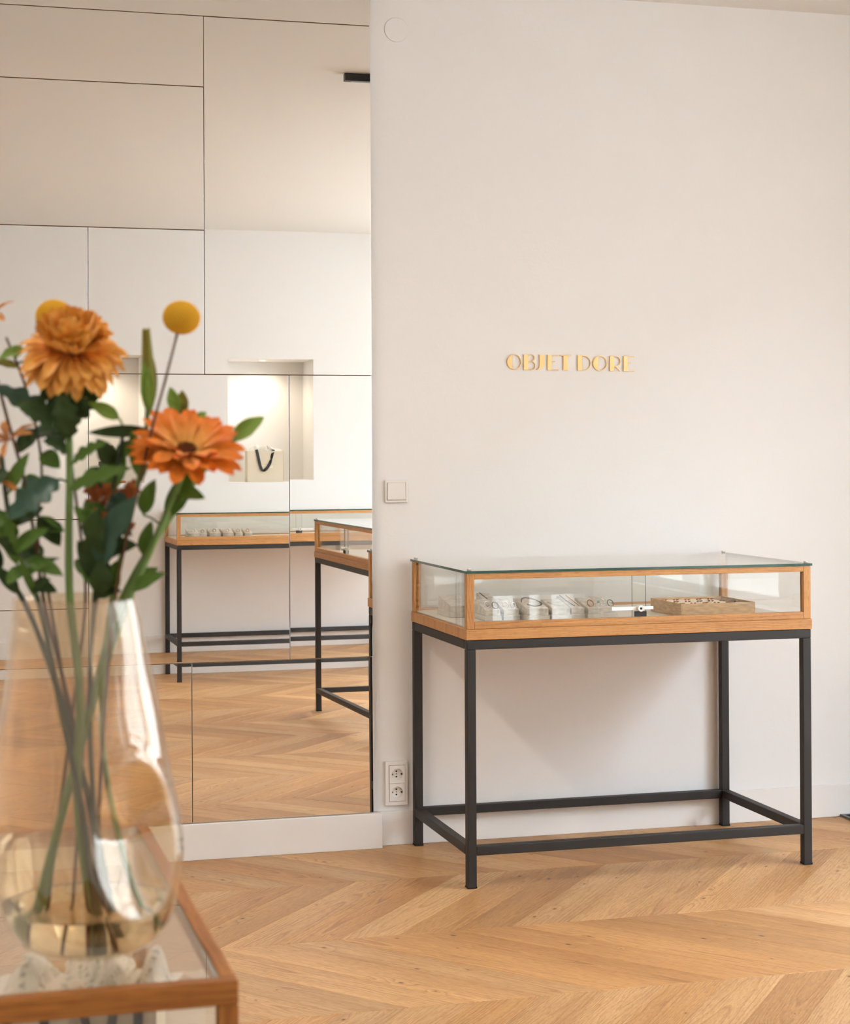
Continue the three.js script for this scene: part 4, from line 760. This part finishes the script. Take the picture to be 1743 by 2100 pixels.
branch('broad dark leaved stem in the middle of the bouquet', [[262, 880, -0.006], [240, 1000, 0.0], [215, 1120, 0.006], [200, 1230, 0.006], [190, 1450, 0.006], [200, 1700, 0.008], [210, 1930, 0.006]], STEM.dark, [
  [[252, 859, 0.0], [189, 825, 0.006], 0.0115, 'light', { face: [-0.2, 0.4, 1] }], [[200, 1168, 0.012], [288, 1018, 0.03], 0.024, 'blue', { lobes: 2 }], [[196, 1160, 0.010], [208, 1040, 0.03], 0.021, 'dark', { lobes: 2 }], [[212, 1222, 0.012], [222, 1140, 0.02], 0.018, 'dark'], [[226, 1226, 0.008], [250, 1150, 0.01], 0.016, 'green'], [[212, 1100, 0.006], [158, 1040, 0.014], 0.014, 'green'], [[232, 1010, 0.0], [262, 925, -0.01], 0.016, 'green'], [[222, 1070, 0.0], [278, 1100, 0.016], 0.016, 'dark'], [[240, 960, -0.004], [205, 900, 0.0], 0.016, 'dark'], [[236, 1000, -0.004], [190, 960, 0.004], 0.018, 'dark'], [[222, 1080, 0.002], [180, 1030, -0.006], 0.018, 'green'], [[216, 1130, 0.004], [262, 1060, 0.0], 0.02, 'dark'], [[208, 1180, 0.004], [160, 1150, -0.004], 0.018, 'green'], [[204, 1210, 0.004], [250, 1190, 0.012], 0.014, 'green'], [[246, 940, -0.006], [292, 905, -0.012], 0.014, 'green'], [[230, 1030, 0.0], [272, 1040, 0.012], 0.018, 'blue'], [[206, 1200, 0.008], [172, 1178, 0.02], 0.014, 'green'], [[218, 1110, 0.004], [170, 1080, 0.02], 0.016, 'dark'], [[206, 1222, 0.004], [256, 1214, 0.016], 0.013, 'dark'], [[214, 1140, 0.004], [290, 1120, 0.02], 0.018, 'dark'], [[206, 1190, 0.01], [165, 1110, 0.02], 0.016, 'dark']], 0.002);
branch('green leaved stem bending left over the vase rim', [[10, 930, 0.02], [22, 1040, 0.02], [50, 1150, 0.02], [84, 1230, 0.018], [130, 1450, 0.012], [180, 1700, 0.01], [205, 1930, 0.004]], STEM.dark, [
  [[36, 1132, 0.022], [108, 1086, 0.032], 0.0145, 'green'], [[58, 1150, 0.022], [136, 1182, 0.03], 0.0145, 'green'], [[42, 1160, 0.02], [-4, 1036, 0.024], 0.0125, 'green'], [[44, 1138, 0.02], [-6, 1100, 0.03], 0.0115, 'dark'], [[26, 1010, 0.02], [66, 930, 0.026], 0.012, 'green'], [[16, 960, 0.02], [-6, 1000, 0.03], 0.012, 'dark'], [[80, 1228, 0.02], [44, 1140, 0.026], 0.007, 'green'], [[62, 1170, 0.02], [128, 1146, 0.026], 0.007, 'dark'], [[28, 1060, 0.02], [70, 1050, 0.03], 0.013, 'green'], [[30, 1080, 0.02], [96, 1040, 0.0], 0.014, 'dark'], [[54, 1165, 0.02], [20, 1200, 0.03], 0.012, 'green'], [[20, 990, 0.02], [58, 965, 0.01], 0.012, 'dark'], [[70, 1200, 0.02], [124, 1215, 0.02], 0.012, 'dark'], [[46, 1145, 0.018], [95, 1130, 0.0], 0.014, 'dark'], [[36, 1110, 0.018], [14, 1060, 0.03], 0.012, 'green'], [[60, 1180, 0.018], [104, 1160, 0.034], 0.013, 'green'], [[74, 1215, 0.018], [110, 1190, 0.034], 0.012, 'dark'], [[24, 1050, 0.018], [-4, 1085, 0.034], 0.013, 'green']], 0.0024);
branch('dark stem with a long leaf at the far left of the bouquet', [[-30, 1080, 0.0], [-5, 1150, 0.0], [52, 1228, 0.004], [120, 1400, 0.004], [190, 1650, 0.006], [240, 1900, 0.01]], STEM.dark, [
  [[44, 1218, 0.006], [-8, 1160, 0.012], 0.011, 'dark'], [[10, 1170, 0.0], [-40, 1090, 0.0], 0.014, 'dark']], 0.0026);
branch('thin brown stem with a small green leaf left of the chrysanthemum', [[20, 690, -0.01], [62, 800, -0.01], [92, 950, -0.006], [84, 1100, 0.0], [108, 1230, 0.004], [150, 1500, 0.004], [190, 1925, 0.004]], STEM.brown, [
  [[62, 716, -0.006], [4, 736, 0.0], 0.0125, 'light', { face: [-0.1, 0.6, 0.7] }], [[66, 740, -0.01], [96, 756, -0.006], 0.010, 'dark'], [[84, 880, -0.008], [40, 930, -0.004], 0.015, 'dark'], [[90, 930, -0.006], [130, 960, -0.004], 0.016, 'green'], [[90, 980, -0.006], [50, 1010, -0.004], 0.016, 'green'], [[86, 1060, 0.0], [130, 1120, 0.0], 0.017, 'dark'], [[90, 1150, 0.0], [60, 1110, 0.0], 0.014, 'dark'], [[138, 1090, 0.004], [90, 1058, 0.01], 0.006, 'green']], 0.0013);
// --- peruvian lilies at the left edge
{
  seed = 55;
  const heads = [[-14, 655, 0.0, -0.3, 0.4], [24, 905, 0.015, -0.2, 0.5], [-6, 985, 0.02, 0.2, 0.6]];
  const t = flower('peruvian_lily', 'orange brown lily stem half cut off by the left edge', 'flower');
  stem(t, [[-20, 700, 0.0], [20, 850, 0.006], [60, 1000, 0.008], [80, 1120, 0.008], [96, 1230, 0.008], [160, 1500, 0.0], [230, 1930, 0.0]], 0.0016, STEM.brown);
  const mk = (w) => blade(0.024, w, { petal: true, bend: 0.45, fold: 0.2, cup: 0.3, c0: lin(0x9a5a1c), c1: lin(0xd98a2a), thick: 0.0003 }), g = [mk(0.008), mk(0.006)];
  for (const [a, b, c, x, z] of heads) petals(t, at(a, b, c), V(x, 0.6, z), [[6, 1.0, g, 0.001, 0, 0.3]], [petalMat(0.6)]);
  leaf(t, null, [44, 752, 0.0], [-6, 742, 0.004], 0.008, LEAF.olive);
}
// --- dried filler
{
  seed = 90;
  const t = flower('dried_filler', 'wispy rust brown dried filler flower in the middle of the bouquet', 'flower'), f = [];
  const c = stem(t, [[232, 1000, -0.012], [226, 1080, -0.010], [206, 1230, -0.006], [180, 1500, -0.006], [150, 1920, -0.006]], 0.0010, STEM.brown);
  for (let i = 0; i < 46; i++) { const q = at(rr(182, 285), rr(985, 1085), rr(-0.02, 0.004)); for (let j = 0; j < 6; j++) f.push(new THREE.SphereGeometry(rr(0.0010, 0.0022), 6, 4).scale(1, 1.8, 0.6).rotateZ(rr(-2, 2)).translate(q.x + rr(-0.003, 0.003), q.y + rr(-0.003, 0.003), q.z + rr(-0.003, 0.003))); const b = c.getPoint(rr(0, 0.25)); f.push(tube([b, b.clone().lerp(q, 0.5).add(V(0, 0.003, 0)), q], 0.0004, 6, 4)); }
  part(t, 'florets', merge(f), std({ name: 'rust_floret', color: 0xa85a28, roughness: 0.9 }));
}
renderer.render(scene, camera);
